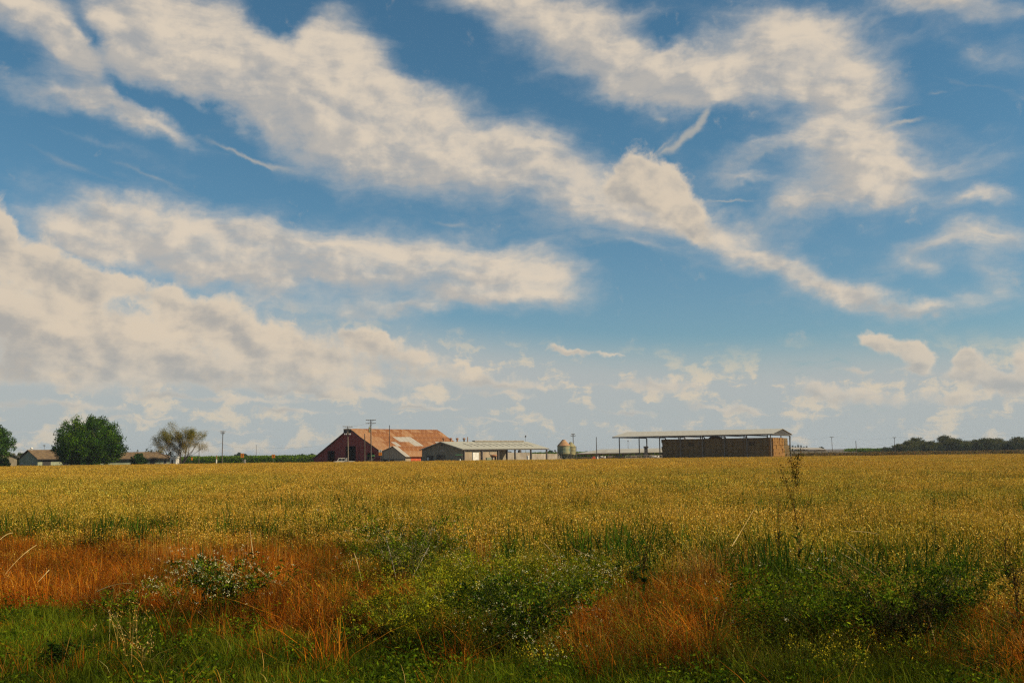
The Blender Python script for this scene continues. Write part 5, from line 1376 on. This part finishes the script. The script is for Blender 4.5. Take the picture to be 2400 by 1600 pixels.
# low leafy weeds mixed in
def leafy(seed, n, rad, hgt, size, pal):
    g_ = np.random.default_rng(seed); a = Acc()
    c_ = np.stack([g_.normal(0, rad*0.5, n), g_.normal(0, rad*0.5, n), hgt*g_.random(n)], 1)
    chips(a, g_, c_, rdir(g_, n, 0.3, 0.5), size*g_.uniform(0.5, 1.4, n), size*0.55, rc(g_, n, pal, 0.25))
    return a
weed_v = [leafy(440+k, 90, 0.26, 0.30, 0.045, GRN) for k in range(5)]
verge('leafy_weeds', weed_v, 7600, lambda px, Y, X: np.clip(0.30*(Y < gfront(px))+0.75*olive(px, Y), 0, 1)*(Y < front(px)+0.6)*(vnoise(X, Y, 2.2, 9) > 0.5), -0.02, 'low leafy green weeds among the grass', 'weeds', 43)
fern_v = [grass_clump(450+k, 80, 0.28, 0.20, 0.62, 0.006, [(0.05, 0.09, 0.005), (0.09, 0.12, 0.007)], [(0.11, 0.13, 0.008), (0.15, 0.155, 0.01), (0.17, 0.11, 0.012)], 0.8, [(0.14, 0.15, 0.009), (0.08, 0.11, 0.007)], 90, 0.026) for k in range(4)]
verge('feathery_weeds', fern_v, 6200, lambda px, Y, X: 0.8*olive(px, Y)*(Y < front(px)+1.0)*(Y > gfront(px)-1.0), -0.02, 'fine leaved olive green weeds before the oats', 'weeds', 44, lambda x, y: (0.5+0.85*np.clip(vnoise(x, y, 1.7, 33), 0, 1))[:, None]*np.ones(3))
dark_v = [leafy(700+k, 120, 0.30, 0.42, 0.040, [(0.020, 0.040, 0.004), (0.032, 0.060, 0.005), (0.045, 0.030, 0.008)]) for k in range(4)]
verge('dark_weeds', dark_v, 3800, lambda px, Y, X: np.clip(1.1*np.exp(-((px-1990)/230)**2-((Y-13.6)/0.9)**2)+0.9*np.exp(-((px-1230)/170)**2-((Y-12.9)/0.7)**2)+0.7*np.exp(-((px-1640)/120)**2-((Y-13.6)/0.7)**2)+0.5*np.exp(-((px-2350)/80)**2-((Y-12.6)/1.2)**2)+0.6*np.exp(-((px-1480)/90)**2-((Y-18)/1.0)**2), 0, 1), -0.02, 'dark leafy weeds in the hollows of the verge', 'weeds', 48)
# straw: single bent stalks lying about
def straw(seed):
    g_ = np.random.default_rng(seed); a = Acc()
    n = 9; xy = g_.normal(0, 0.3, (n, 2))
    blades(a, g_, xy, g_.uniform(0.05, 0.25, n), g_.uniform(0.10, 0.30, n), g_.uniform(0.8, 2.2, n), 0.0045, rc(g_, n, STR), rc(g_, n, STR+RST[3:4]), 0.35)
    return a
verge('straw_litter', [straw(460+k) for k in range(6)], 3800, lambda px, Y, X: (0.75-0.55*olive(px, Y))*(0.06+0.94*(Y > gfront(px)))*(Y < front(px)+1), 0.0, 'pale dry straw stalks lying over the rust coloured grass', 'straw', 45)
# sprinkled small white flowers through the right centre
def bloom(seed, col, n=14, rad=0.35, h0=0.35, h1=0.75, size=0.016):
    g_ = np.random.default_rng(seed); a = Acc()
    c0_ = np.stack([g_.normal(0, rad*0.6, n), g_.normal(0, rad*0.6, n), g_.uniform(h0, h1, n)], 1)
    blades(a, g_, c0_[:, :2]*0.6, 0.0, c0_[:, 2], 0.25, 0.005, rc(g_, n, GRN), rc(g_, n, GRN), 0.0, np.arctan2(c0_[:, 1], c0_[:, 0]))
    c_ = np.repeat(c0_, 5, 0)+g_.normal(0, 0.012, (n*5, 3))
    chips(a, g_, c_, rdir(g_, n*5, 0.7), size*g_.uniform(0.7, 1.3, n*5), size*0.9, rc(g_, n*5, col, 0.08))
    return a
WHT = [(0.70, 0.63, 0.36), (0.60, 0.54, 0.30)]
YLW = [(0.50, 0.38, 0.015), (0.44, 0.36, 0.03)]
def acc_w(px, Y, X):
    a_ = np.exp(-((px-1000)/150)**2-((Y-20)/1.5)**2)+np.exp(-((px-1230)/170)**2-((Y-14.5)/2.4)**2)+0.7*np.exp(-((px-1300)/90)**2-((Y-17.5)/1.5)**2)+0.35*np.exp(-((px-1950)/200)**2-((Y-16.5)/1.5)**2)+0.5*np.exp(-((px-470)/90)**2-((Y-16.8)/0.8)**2)
    return np.clip(a_, 0, 1)
verge('white_wildflowers', [bloom(470+k, WHT) for k in range(5)], 1300, acc_w, -0.02, 'tiny white wildflowers sprinkled through the weeds', 'wildflowers', 46)
verge('yellow_wildflowers', [bloom(480+k, YLW, 12, 0.3, 0.2, 0.45, 0.018) for k in range(4)], 1300,
      lambda px, Y, X: np.clip(0.9*np.exp(-((px-1980)/190)**2-((Y-12.0)/0.9)**2)+0.5*np.exp(-((px-1260)/70)**2-((Y-11.8)/0.6)**2)+0.25*np.exp(-((px-700)/250)**2-((Y-17)/2.5)**2), 0, 1), -0.02, 'small yellow wildflowers low in the near grass', 'wildflowers', 47)

# ---- plants one can pick out
def weed(name, label, cat, px, Y, hgt, wid, pal, seed, nstem=14, leaf=0.05, nleaf=900, flower=None, nfl=0, fsz=0.018, stemc=((0.12, 0.13, 0.03),), group=None, lean=0.0, topflower=True, leafup=0.2, low=0.1):
    g_ = np.random.default_rng(seed); leaf = leaf*1.35 if leaf < 0.045 else leaf
    P = XY(px, Y); P.z = -0.03; hgt *= 1.12; wid *= 1.08; nleaf = int(nleaf*0.95)
    t = thing(name, label, cat, P, 0, group)
    a = Acc(); n = nstem*5
    ang_ = g_.uniform(0, 6.283, nstem); st = g_.uniform(0.5, 1.0, nstem)
    h = hgt*g_.uniform(0.7, 1.0, nstem); sp = wid/2*st/h
    blades(a, g_, g_.normal(0, 0.03, (nstem, 2)), 0.0, h, sp, 0.014, rc(g_, nstem, stemc), rc(g_, nstem, stemc), 0.05, ang_)
    def pos(i, t_): return np.stack([np.cos(ang_[i])*sp[i]*h[i]*t_**1.6+lean*h[i]*t_, np.sin(ang_[i])*sp[i]*h[i]*t_**1.6, h[i]*(t_-0.05*t_**3)], 1)
    ti = g_.integers(0, nstem, n); tt = g_.uniform(0.3, 0.9, n); b0 = pos(ti, tt)
    blades(a, g_, b0[:, :2], b0[:, 2], g_.uniform(0.08, 0.28, n)*hgt, g_.uniform(0.4, 1.2, n), 0.007, rc(g_, n, stemc), rc(g_, n, stemc), 0.05)
    acc_obj('stems', a, M['leaf'], t, kind='stuff')
    a = Acc(); nc = max(10, int(26*wid*hgt*2.2)); ci = g_.integers(0, nstem, nc); ct = low+(1-low)*g_.random(nc)**0.6
    cc = pos(ci, ct)+g_.normal(0, 1, (nc, 3))*np.array([0.07, 0.07, 0.03])*wid
    bright = g_.uniform(0.35, 1.65, nc); crad = g_.uniform(0.05, 0.15, nc)*(0.5+0.4*wid)
    li = g_.integers(0, nc, nleaf); dd = rdir(g_, nleaf)
    c_ = cc[li]+dd*(g_.random((nleaf, 1))**0.5)*crad[li][:, None]*np.array([1, 1, 0.8])
    c_[:, 2] = np.maximum(c_[:, 2], 0.02)
    chips(a, g_, c_, rdir(g_, nleaf, leafup), leaf*g_.uniform(0.5, 1.4, nleaf), leaf*0.42, rc(g_, nleaf, pal, 0.16)*bright[li][:, None])
    acc_obj('leaves', a, M['leaf'], t, kind='stuff')
    if nfl:
        a = Acc(); fi = g_.integers(0, nstem, nfl); ft = (0.72 if topflower else 0.3)+(0.3 if topflower else 0.7)*g_.random(nfl)
        c0_ = pos(fi, ft)+g_.normal(0, 1, (nfl, 3))*np.array([0.13, 0.13, 0.07])*wid
        c_ = np.repeat(c0_, 6, 0)+g_.normal(0, fsz*0.8, (nfl*6, 3))
        chips(a, g_, c_, rdir(g_, nfl*6, 0.7), fsz*g_.uniform(0.7, 1.3, nfl*6), fsz*0.85, rc(g_, nfl*6, flower, 0.08))
        acc_obj('flowers', a, M['petal'], t, kind='stuff')
    return t
DKG = [(0.026, 0.055, 0.005), (0.040, 0.075, 0.006), (0.018, 0.036, 0.005)]
BRG = [(0.105, 0.135, 0.005), (0.155, 0.175, 0.007), (0.060, 0.095, 0.004)]
YGR = [(0.22, 0.22, 0.008), (0.28, 0.25, 0.010), (0.14, 0.165, 0.006)]
weed('white_flowering_weed', 'bushy weed with clusters of white flowers, standing in the rust orange grass at left', 'weed', 528, 15.9, 1.05, 1.6, DKG+BRG, 601, 22, 0.040, 3600, WHT, 190, 0.016, ((0.20, 0.20, 0.03), (0.30, 0.26, 0.05)))
weed('white_flowering_weed', 'thin white flowered sprays leaning left of the bushy white flowering weed', 'weed', 425, 16.6, 0.70, 1.2, BRG, 602, 12, 0.03, 900, WHT, 50, 0.015, ((0.20, 0.20, 0.03),))
weed('wild_radish', 'tall pale flowered weed with broad dark leaves before the oats left of centre', 'weed', 965, 18.6, 1.40, 2.4, BRG+DKG[:1], 603, 30, 0.050, 6000, WHT, 110, 0.015, ((0.20, 0.18, 0.06), (0.26, 0.20, 0.10)))
weed('yellow_mustard', 'bushy weed covered in small yellow flowers, left of the dark white flowered bush', 'weed', 1010, 14.7, 1.10, 2.0, YGR, 604, 26, 0.030, 4200, YLW, 520, 0.015, ((0.18, 0.20, 0.03),), topflower=False)
weed('yellow_mustard', 'lower yellow flowered weed in front of the bushy yellow one', 'weed', 925, 13.9, 0.75, 1.5, YGR+BRG, 605, 20, 0.032, 2800, YLW, 200, 0.015, ((0.18, 0.20, 0.03),), topflower=False)
weed('white_flowering_bush', 'big dark green bush dotted all over with small white flowers, centre foreground', 'bush', 1215, 12.9, 1.08, 2.1, DKG+BRG, 606, 30, 0.034, 9000, WHT, 190, 0.012, ((0.07, 0.08, 0.02),), topflower=False)
weed('feathery_weed', 'light olive feathery weed above and left of the white dotted bush', 'weed', 1160, 15.8, 1.05, 2.0, YGR+BRG, 607, 28, 0.03, 6500, WHT, 30, 0.015, ((0.18, 0.18, 0.03),))
weed('feathery_weed', 'olive weed with a few white heads right above the white dotted bush', 'weed', 1310, 15.6, 0.95, 1.8, YGR+BRG, 608, 28, 0.03, 5500, WHT, 70, 0.016, ((0.18, 0.18, 0.03),))
weed('green_bush', 'broad green bush left of the dark hollow in the right foreground', 'bush', 1890, 13.1, 1.05, 3.0, BRG+GRN, 609, 38, 0.035, 11000, WHT, 12, 0.016, ((0.08, 0.10, 0.02),))
weed('green_bush', 'darker green bush right of the hollow in the right foreground', 'bush', 2190, 13.9, 1.0, 2.0, DKG+BRG, 610, 24, 0.038, 5000, YLW, 12, 0.018, ((0.10, 0.09, 0.03),))
weed('dark_bush', 'nearly black shaded tangle at the hollow in the right foreground', 'bush', 2070, 12.7, 0.8, 1.5, [(0.012, 0.02, 0.004), (0.02, 0.03, 0.005), (0.05, 0.030, 0.008)], 611, 34, 0.035, 5200, None, 0, 0.01, ((0.06, 0.035, 0.015),))  # the hollow's shade is put into these near-black leaf colours
weed('dark_bush', 'dark low tangle under the green bush, bottom right of centre', 'bush', 1830, 13.2, 0.5, 1.5, DKG, 612, 22, 0.035, 1500, None, 0, 0.01, ((0.05, 0.04, 0.015),))
weed('leafy_weed', 'leafy bright green weed at the border of green and rust grass at left', 'weed', 300, 16.3, 0.5, 0.9, BRG, 613, 14, 0.055, 800, None, 0, 0.01, ((0.08, 0.10, 0.02),))
weed('leafy_weed', 'leafy green weed in the near grass below the rust patch, left of centre', 'weed', 808, 13.4, 0.4, 0.6, BRG, 614, 12, 0.05, 500, None, 0, 0.01, ((0.08, 0.10, 0.02),))
weed('leafy_weed', 'dark leafy weed low in the bottom left corner', 'weed', 165, 12.6, 0.35, 0.8, DKG, 615, 12, 0.055, 700, None, 0, 0.01, ((0.06, 0.08, 0.02),))
weed('leafy_weed', 'broad leaved dark plant above the right rust patch', 'weed', 1455, 18.2, 0.7, 1.0, DKG, 616, 16, 0.055, 1200, None, 0, 0.01, ((0.06, 0.08, 0.02),))
for k, (px, Y, h_, lb) in enumerate(((1880, 12.0, 0.42, 'left'), (1985, 12.2, 0.45, 'middle'), (2090, 12.4, 0.48, 'right'), (1945, 11.5, 0.38, 'nearest'))):
    weed('yellow_flowering_weed', lb+' one of the small yellow flowered weeds at the bottom right', 'weed', px, Y, h_, 0.55, BRG, 620+k, 10, 0.03, 300, YLW, 40, 0.022, ((0.14, 0.16, 0.03),), 'yellow flowered weeds bottom right')
weed('yellow_flowering_weed', 'yellow flowered weed in the near grass below the white dotted bush', 'weed', 1262, 11.9, 0.4, 0.5, BRG, 626, 9, 0.03, 260, YLW, 34, 0.022, ((0.14, 0.16, 0.03),), 'yellow flowered weeds bottom right')

def dock(px, Y, hgt, label, seed, nb=6, red=((0.22, 0.090, 0.015), (0.13, 0.075, 0.014), (0.10, 0.085, 0.012)), wid=0.9, dens=1.0):
    g_ = np.random.default_rng(seed); P = XY(px, Y); P.z = -0.03
    t = thing('dock_weed', label, 'weed', P, 0)
    a = Acc(); n = 1+nb
    base = np.zeros((n, 2)); z0 = np.concatenate([[0], g_.uniform(0.35, 0.8, nb)*hgt])
    h = np.concatenate([[hgt], np.minimum(g_.uniform(0.25, 0.5, nb)*hgt, hgt*1.0-z0[1:])])
    ang_ = g_.uniform(0, 6.283, n); ang_[1::2] = g_.normal(0, 0.4, len(ang_[1::2])); ang_[2::2] = math.pi+g_.normal(0, 0.4, len(ang_[2::2]))
    lean = np.concatenate([[0.05], g_.uniform(0.15, 0.5, nb)*wid])
    blades(a, g_, base, z0, h, lean, 0.011, rc(g_, n, red), rc(g_, n, red), 0.0, ang_)
    blades(a, g_, base, z0, h, lean, 0.011, rc(g_, n, red), rc(g_, n, red), 0.0, ang_)
    acc_obj('stem', a, M['leaf'], t)
    m_ = int(42*n*dens*hgt/1.5); i = g_.integers(0, n, m_); tt = g_.uniform(0.12, 1.0, m_)
    whorl = np.clip(np.round(tt*9+0.35*np.sin(i*2.3))/9+g_.normal(0, 0.02, m_), 0.02, 1.02)
    c_ = np.stack([np.cos(ang_[i])*lean[i]*h[i]*whorl**1.6, np.sin(ang_[i])*lean[i]*h[i]*whorl**1.6, z0[i]+h[i]*whorl], 1)+g_.normal(0, 1, (m_, 3))*g_.uniform(0.01, 0.045, (m_, 1))
    a = Acc(); chips(a, g_, c_, rdir(g_, m_, -0.2), 0.034*g_.uniform(0.6, 1.3, m_), 0.020, rc(g_, m_, red+((0.05, 0.06, 0.015),), 0.25))
    acc_obj('seed_heads', a, M['leaf'], t, kind='stuff')
    a = Acc(); q_ = 16
    blades(a, g_, np.zeros((q_, 2)), g_.uniform(0.05, 0.5, q_)*hgt, g_.uniform(0.1, 0.25, q_), g_.uniform(0.8, 1.6, q_), 0.045, rc(g_, q_, DKG), rc(g_, q_, DKG+[(0.12, 0.06, 0.02)]), 0.5)
    acc_obj('leaves', a, M['leaf'], t)
dock(1862, 17.4, 2.62, 'tallest branching dark reddish weed, its top reaching up to the hay shed corner', 701, 8, wid=0.7)
dock(1816, 19.5, 1.95, 'slimmer dark weed just left of the tallest branching one', 702, 4, wid=0.5, dens=0.5)
dock(1500, 15.6, 1.35, 'dark brown dead stalk standing in the right rust patch', 703, 5, ((0.10, 0.05, 0.015), (0.07, 0.04, 0.012)), 0.8, 0.7)
dock(2180, 18.2, 1.85, 'upright dark stalk in the oats at right, above the green bushes', 704, 2, ((0.11, 0.07, 0.015), (0.13, 0.08, 0.015)), 0.25, 0.35)
dock(2340, 16.0, 1.45, 'dark weed stalk near the right edge above the rust patch', 705, 4, ((0.10, 0.055, 0.012), (0.14, 0.08, 0.02)), 0.6, 0.5)
dock(2360, 13.0, 1.1, 'dark dead weed in the bottom right corner', 706, 6, ((0.04, 0.025, 0.012), (0.07, 0.035, 0.018)), 0.9, 0.6)

def tuft(px, Y, h_, rad, pal, label, seed, n=120, lean=0.18, chipc=STR, nch=120, w=0.006, chip=0.03, name='grass_tuft', cat='grass tuft', ldir=None):
    g_ = np.random.default_rng(seed); P = XY(px, Y); P.z = -0.03
    t = thing(name, label, cat, P)
    a = Acc(); xy = g_.normal(0, rad*0.5, (n, 2)); h = h_*g_.uniform(0.55, 1.0, n)
    ld = g_.uniform(0, 6.28, n) if ldir is None else g_.normal(ldir, 0.35, n)
    ln = np.abs(g_.normal(0, lean, n)) if ldir is None else g_.uniform(lean*0.6, lean*1.3, n)
    blades(a, g_, xy, 0.0, h, ln, w, rc(g_, n, pal), rc(g_, n, pal+STR[:1]), 0.05, ld)
    acc_obj('stalks', a, M['leaf'], t, kind='stuff')
    if nch:
        i = g_.integers(0, n, nch); tt = g_.uniform(0.7, 1.0, nch)
        c_ = np.stack([xy[i, 0]+np.cos(ld[i])*ln[i]*h[i]*tt**1.6, xy[i, 1]+np.sin(ld[i])*ln[i]*h[i]*tt**1.6, h[i]*tt], 1)+g_.normal(0, 0.02, (nch, 3))
        a = Acc(); chips(a, g_, c_, rdir(g_, nch, -1.0), chip, chip*0.36, rc(g_, nch, chipc)); acc_obj('spikelets', a, M['leaf'], t, kind='stuff')
tuft(310, 13.4, 0.85, 0.28, STR+RST[3:4], 'pale wild oat tuft with drooping straw spikelets, bottom left', 801, 24, 0.4, STR, 150, 0.004, 0.034)
tuft(345, 12.6, 0.55, 0.22, STR, 'shorter straw coloured oat tuft nearer than the pale one at bottom left', 802, 16, 0.45, STR, 80, 0.004, 0.034)
tuft(1133, 19.0, 1.45, 0.22, RST, 'tall upright orange grass tuft right of the pale flowered weed', 803, 80, 0.12)
tuft(1655, 18.4, 1.15, 0.8, STR[1:2]+RST[1:4]+[(0.50, 0.33, 0.08)], 'broad bright orange gold tuft before the oats right of centre', 804, 420, 0.35, STR, 420)
tuft(1560, 17.2, 0.8, 0.5, RST, 'smaller rust tuft below left of the broad gold one', 805, 180, 0.5)
tuft(600, 21.0, 1.25, 0.9, RST, 'tall rust red grass stand behind the white flowering weed', 806, 420, 0.16)
tuft(420, 22.0, 1.2, 0.9, RST+STR[1:2], 'upright rust and straw stalks left of the dark green grass blades', 807, 380, 0.16)
tuft(1390, 15.0, 0.55, 0.7, RST[:3], 'low deep orange mat of dry grass right of the white dotted bush', 808, 420, 0.9)
tuft(2310, 14.0, 0.75, 0.8, RST[:3], 'rust orange grass clump near the right edge', 809, 320, 0.5)
tuft(2040, 16.0, 1.15, 0.35, STR[1:2]+RST[3:4]+[(0.22, 0.18, 0.05)], 'bundle of long stalks leaning left above the dark hollow', 810, 46, 1.1, STR, 40, 0.009, 0.03, ldir=math.pi*0.98)
tuft(2280, 14.8, 0.95, 0.5, STR[1:2]+RST[3:4], 'long pale stalks leaning left beside the rust clump at right', 811, 26, 1.3, STR, 20, 0.008, 0.03, ldir=math.pi*0.95)
def stalk(P0, P1, label, sag=0.12, r=0.008, m_=None):
    P0, P1 = Vector(P0), Vector(P1); mb = MB(); pts = []
    for k in range(9):
        t_ = k/8; v = P0.lerp(P1, t_); v.z += sag*4*t_*(1-t_); pts.append(v)
    for k, (a_, b_) in enumerate(zip(pts, pts[1:])): mb.tube(a_, b_, r*(1-0.08*k), r*(1-0.08*(k+1)), 5, False)
    o = mb.build('dry_stalk', m_ or M['strawstalk']); tag(o, label, 'stalk', 'single dry stalks')
M['strawstalk'] = mat('straw_stalk', (0.50, 0.36, 0.14), (0.38, 0.24, 0.07), 3.0, 0.7)
M['greystalk'] = mat('grey_dead_stem', (0.32, 0.26, 0.18), (0.22, 0.17, 0.11), 3.0, 0.8)
def at(px, py, Y): d = ray(px, py); return Vector((0, 0, CAMZ))+d*(Y/d.y)
for (x0, y0, Y0, x1, y1, Y1, sg, lb, mk) in (
    (575, 1352, 16.3, 668, 1372, 15.9, 0.02, 'pale stalk lying to the right out of the white flowering weed', 'strawstalk'),
    (568, 1343, 16.2, 495, 1306, 16.6, 0.03, 'long yellow stalk crossing the white flowering weed', 'strawstalk'),
    (566, 1352, 16.1, 505, 1350, 16.1, 0.05, 'bowed yellow green stalk low across the white flowering weed', 'strawstalk'),
    (603, 1330, 16.3, 640, 1362, 16.0, 0.00, 'yellow stalk slanting down right of the white flowering weed', 'strawstalk'),
    (594, 1306, 16.4, 586, 1240, 17.2, 0.00, 'thin yellow stem rising above the white flowering weed', 'strawstalk'),
    (905, 1262, 18.6, 928, 1352, 17.8, 0.02, 'grey dead stem curving down below the pale flowered weed', 'greystalk'),
    (1010, 1272, 18.6, 966, 1352, 17.6, 0.0, 'grey dead stem slanting right under the pale flowered weed', 'greystalk'),
    (30, 1248, 20, -10, 1275, 19, 0.05, 'straw stalk at the left picture edge', 'strawstalk'),
    (85, 1277, 18.5, 12, 1345, 17.5, 0.05, 'long straw stalk slanting down near the left edge', 'strawstalk'),
    (115, 1335, 17, 90, 1362, 16.6, 0.0, 'short pale stalk in the rust grass at left', 'strawstalk'),
    (228, 1385, 16.4, 310, 1366, 16.3, 0.04, 'pale arched stalk above the leafy weed at left', 'strawstalk'),
    (1715, 1280, 18.0, 1768, 1192, 19.0, 0.0, 'long yellow stalk slanting up right of the gold tuft', 'strawstalk'),
    (1275, 1272, 17.5, 1310, 1308, 17.2, 0.0, 'thin orange stalk slanting down right of centre', 'strawstalk'),
    (1345, 1285, 17.2, 1400, 1312, 16.9, 0.0, 'second thin stalk lying right of the thin slanting one', 'strawstalk'),
    (1982, 1268, 17.0, 2095, 1362, 15.6, 0.0, 'long pale stalk leaning above the dark hollow', 'strawstalk'),
    (1972, 1295, 16.6, 2062, 1350, 15.8, 0.0, 'second pale stalk parallel below the long leaning one', 'strawstalk'),
    (2170, 1430, 13.8, 2196, 1526, 12.8, 0.05, 'bent orange stalk right of the dark hollow', 'strawstalk'),
    (2240, 1370, 15.0, 2310, 1408, 14.4, 0.0, 'pale stalk slanting beside the rust clump at right', 'strawstalk'),
    (1995, 1245, 18.2, 2060, 1252, 18.2, 0.02, 'thin level straw in the oats at right', 'strawstalk'),
    (830, 1296, 17.6, 848, 1362, 17.0, 0.03, 'thin straw bent right of the rust stand', 'strawstalk')):
    stalk(at(x0, y0, Y0), at(x1, y1, Y1), lb, sg, 0.008, M[mk])

# dark broad grass blades standing in the oats
def tallblades(px, Y, h_, n, label, seed, w=0.03, pal=((0.030, 0.060, 0.012), (0.045, 0.085, 0.016))):
    g_ = np.random.default_rng(seed); P = XY(px, Y); P.z = -0.03
    a = Acc(); xy = g_.normal(0, 0.07, (n, 2)); h = h_*g_.uniform(0.7, 1.0, n)
    blades(a, g_, xy, 0, h, g_.uniform(0.05, 0.35, n), w, rc(g_, n, pal), rc(g_, n, pal), g_.uniform(0.0, 0.25, n))
    blades(a, g_, xy, h*0.45, h*0.5, g_.uniform(0.4, 0.9, n), w*0.9, rc(g_, n, pal), rc(g_, n, pal), g_.uniform(0.3, 0.8, n))
    o = acc_obj('broad_grass', a, M['leaf'], None, P); tag(o, label, 'grass', 'dark broad bladed grass plants standing in the oats')
spots = ((475, 20.8, 1.0, 6), (462, 21.0, 0.85, 4), (842, 21.6, 1.0, 3), (700, 23.5, 0.95, 3), (1108, 22.0, 1.05, 4), (1405, 22.4, 1.1, 4), (1465, 23.0, 1.1, 3), (1437, 20.8, 1.0, 3), (1367, 19.8, 0.95, 4), (1510, 19.6, 1.05, 3),
         (1630, 20.5, 1.0, 3), (1597, 19.2, 0.9, 3), (1695, 19.6, 0.95, 4), (1765, 19.6, 1.0, 4), (1795, 20.5, 1.15, 3), (1955, 19.0, 1.05, 3), (2022, 18.4, 1.05, 4), (2135, 18.0, 1.0, 3), (2365, 19.2, 1.1, 3), (1240, 21.5, 1.0, 3),
         (565, 27.0, 1.15, 3), (1670, 30.0, 1.2, 3), (1980, 27.0, 1.25, 2), (330, 26.0, 1.1, 3), (2060, 24, 1.2, 3), (1335, 27, 1.15, 3))
for k, (px, Y, h_, n) in enumerate(spots):
    side = 'left' if px < 800 else ('centre' if px < 1350 else ('right of centre' if px < 1850 else 'right'))
    depth = 'at the very front of the oats' if Y < 19.7 else ('a little way into the oats' if Y < 21.7 else ('further into the oats' if Y < 24 else 'deep in the oats'))
    ref = {475: ' the taller of two behind the white flowering weed', 462: ' the shorter of two behind the white flowering weed', 2365: ' nearest the picture edge', 1795: ' beside the slim dark weed', 1108: ' beside the tall orange tuft'}.get(px, ' below the %s' % ('round tree' if px < 350 else 'orange signs' if px < 720 else 'barn' if px < 1000 else 'grey building' if px < 1290 else 'silos' if px < 1360 else 'bare pole' if px < 1420 else 'shed\'s left post' if px < 1480 else 'shed\'s second post' if px < 1560 else 'left part of the hay block' if px < 1650 else 'middle of the hay block' if px < 1720 else 'right part of the hay block' if px < 1840 else 'panel wall' if px < 2010 else 'far vines' if px < 2100 else 'dark tree belt'))
    tallblades(px, Y, h_, n, 'dark broad grass plant at %s, %s,%s' % (side, depth, ref), 900+k)

# ------------------------------------------------------------------ the air between here and the far trees
hm = bpy.data.materials.new('haze')
hm.use_nodes = True
hn = hm.node_tree; hn.nodes.clear()
pv = hn.nodes.new('ShaderNodeVolumePrincipled')
pv.inputs['Color'].default_value = (0.80, 0.88, 1.0, 1)
pv.inputs['Density'].default_value = 0.00012
pv.inputs['Anisotropy'].default_value = 0.2
ho = hn.nodes.new('ShaderNodeOutputMaterial')
hn.links.new(pv.outputs[0], ho.inputs['Volume'])
tag(MB().box(-6100, -310, -1.5, 6100, 9100, 16).build('haze', hm), kind='stuff')
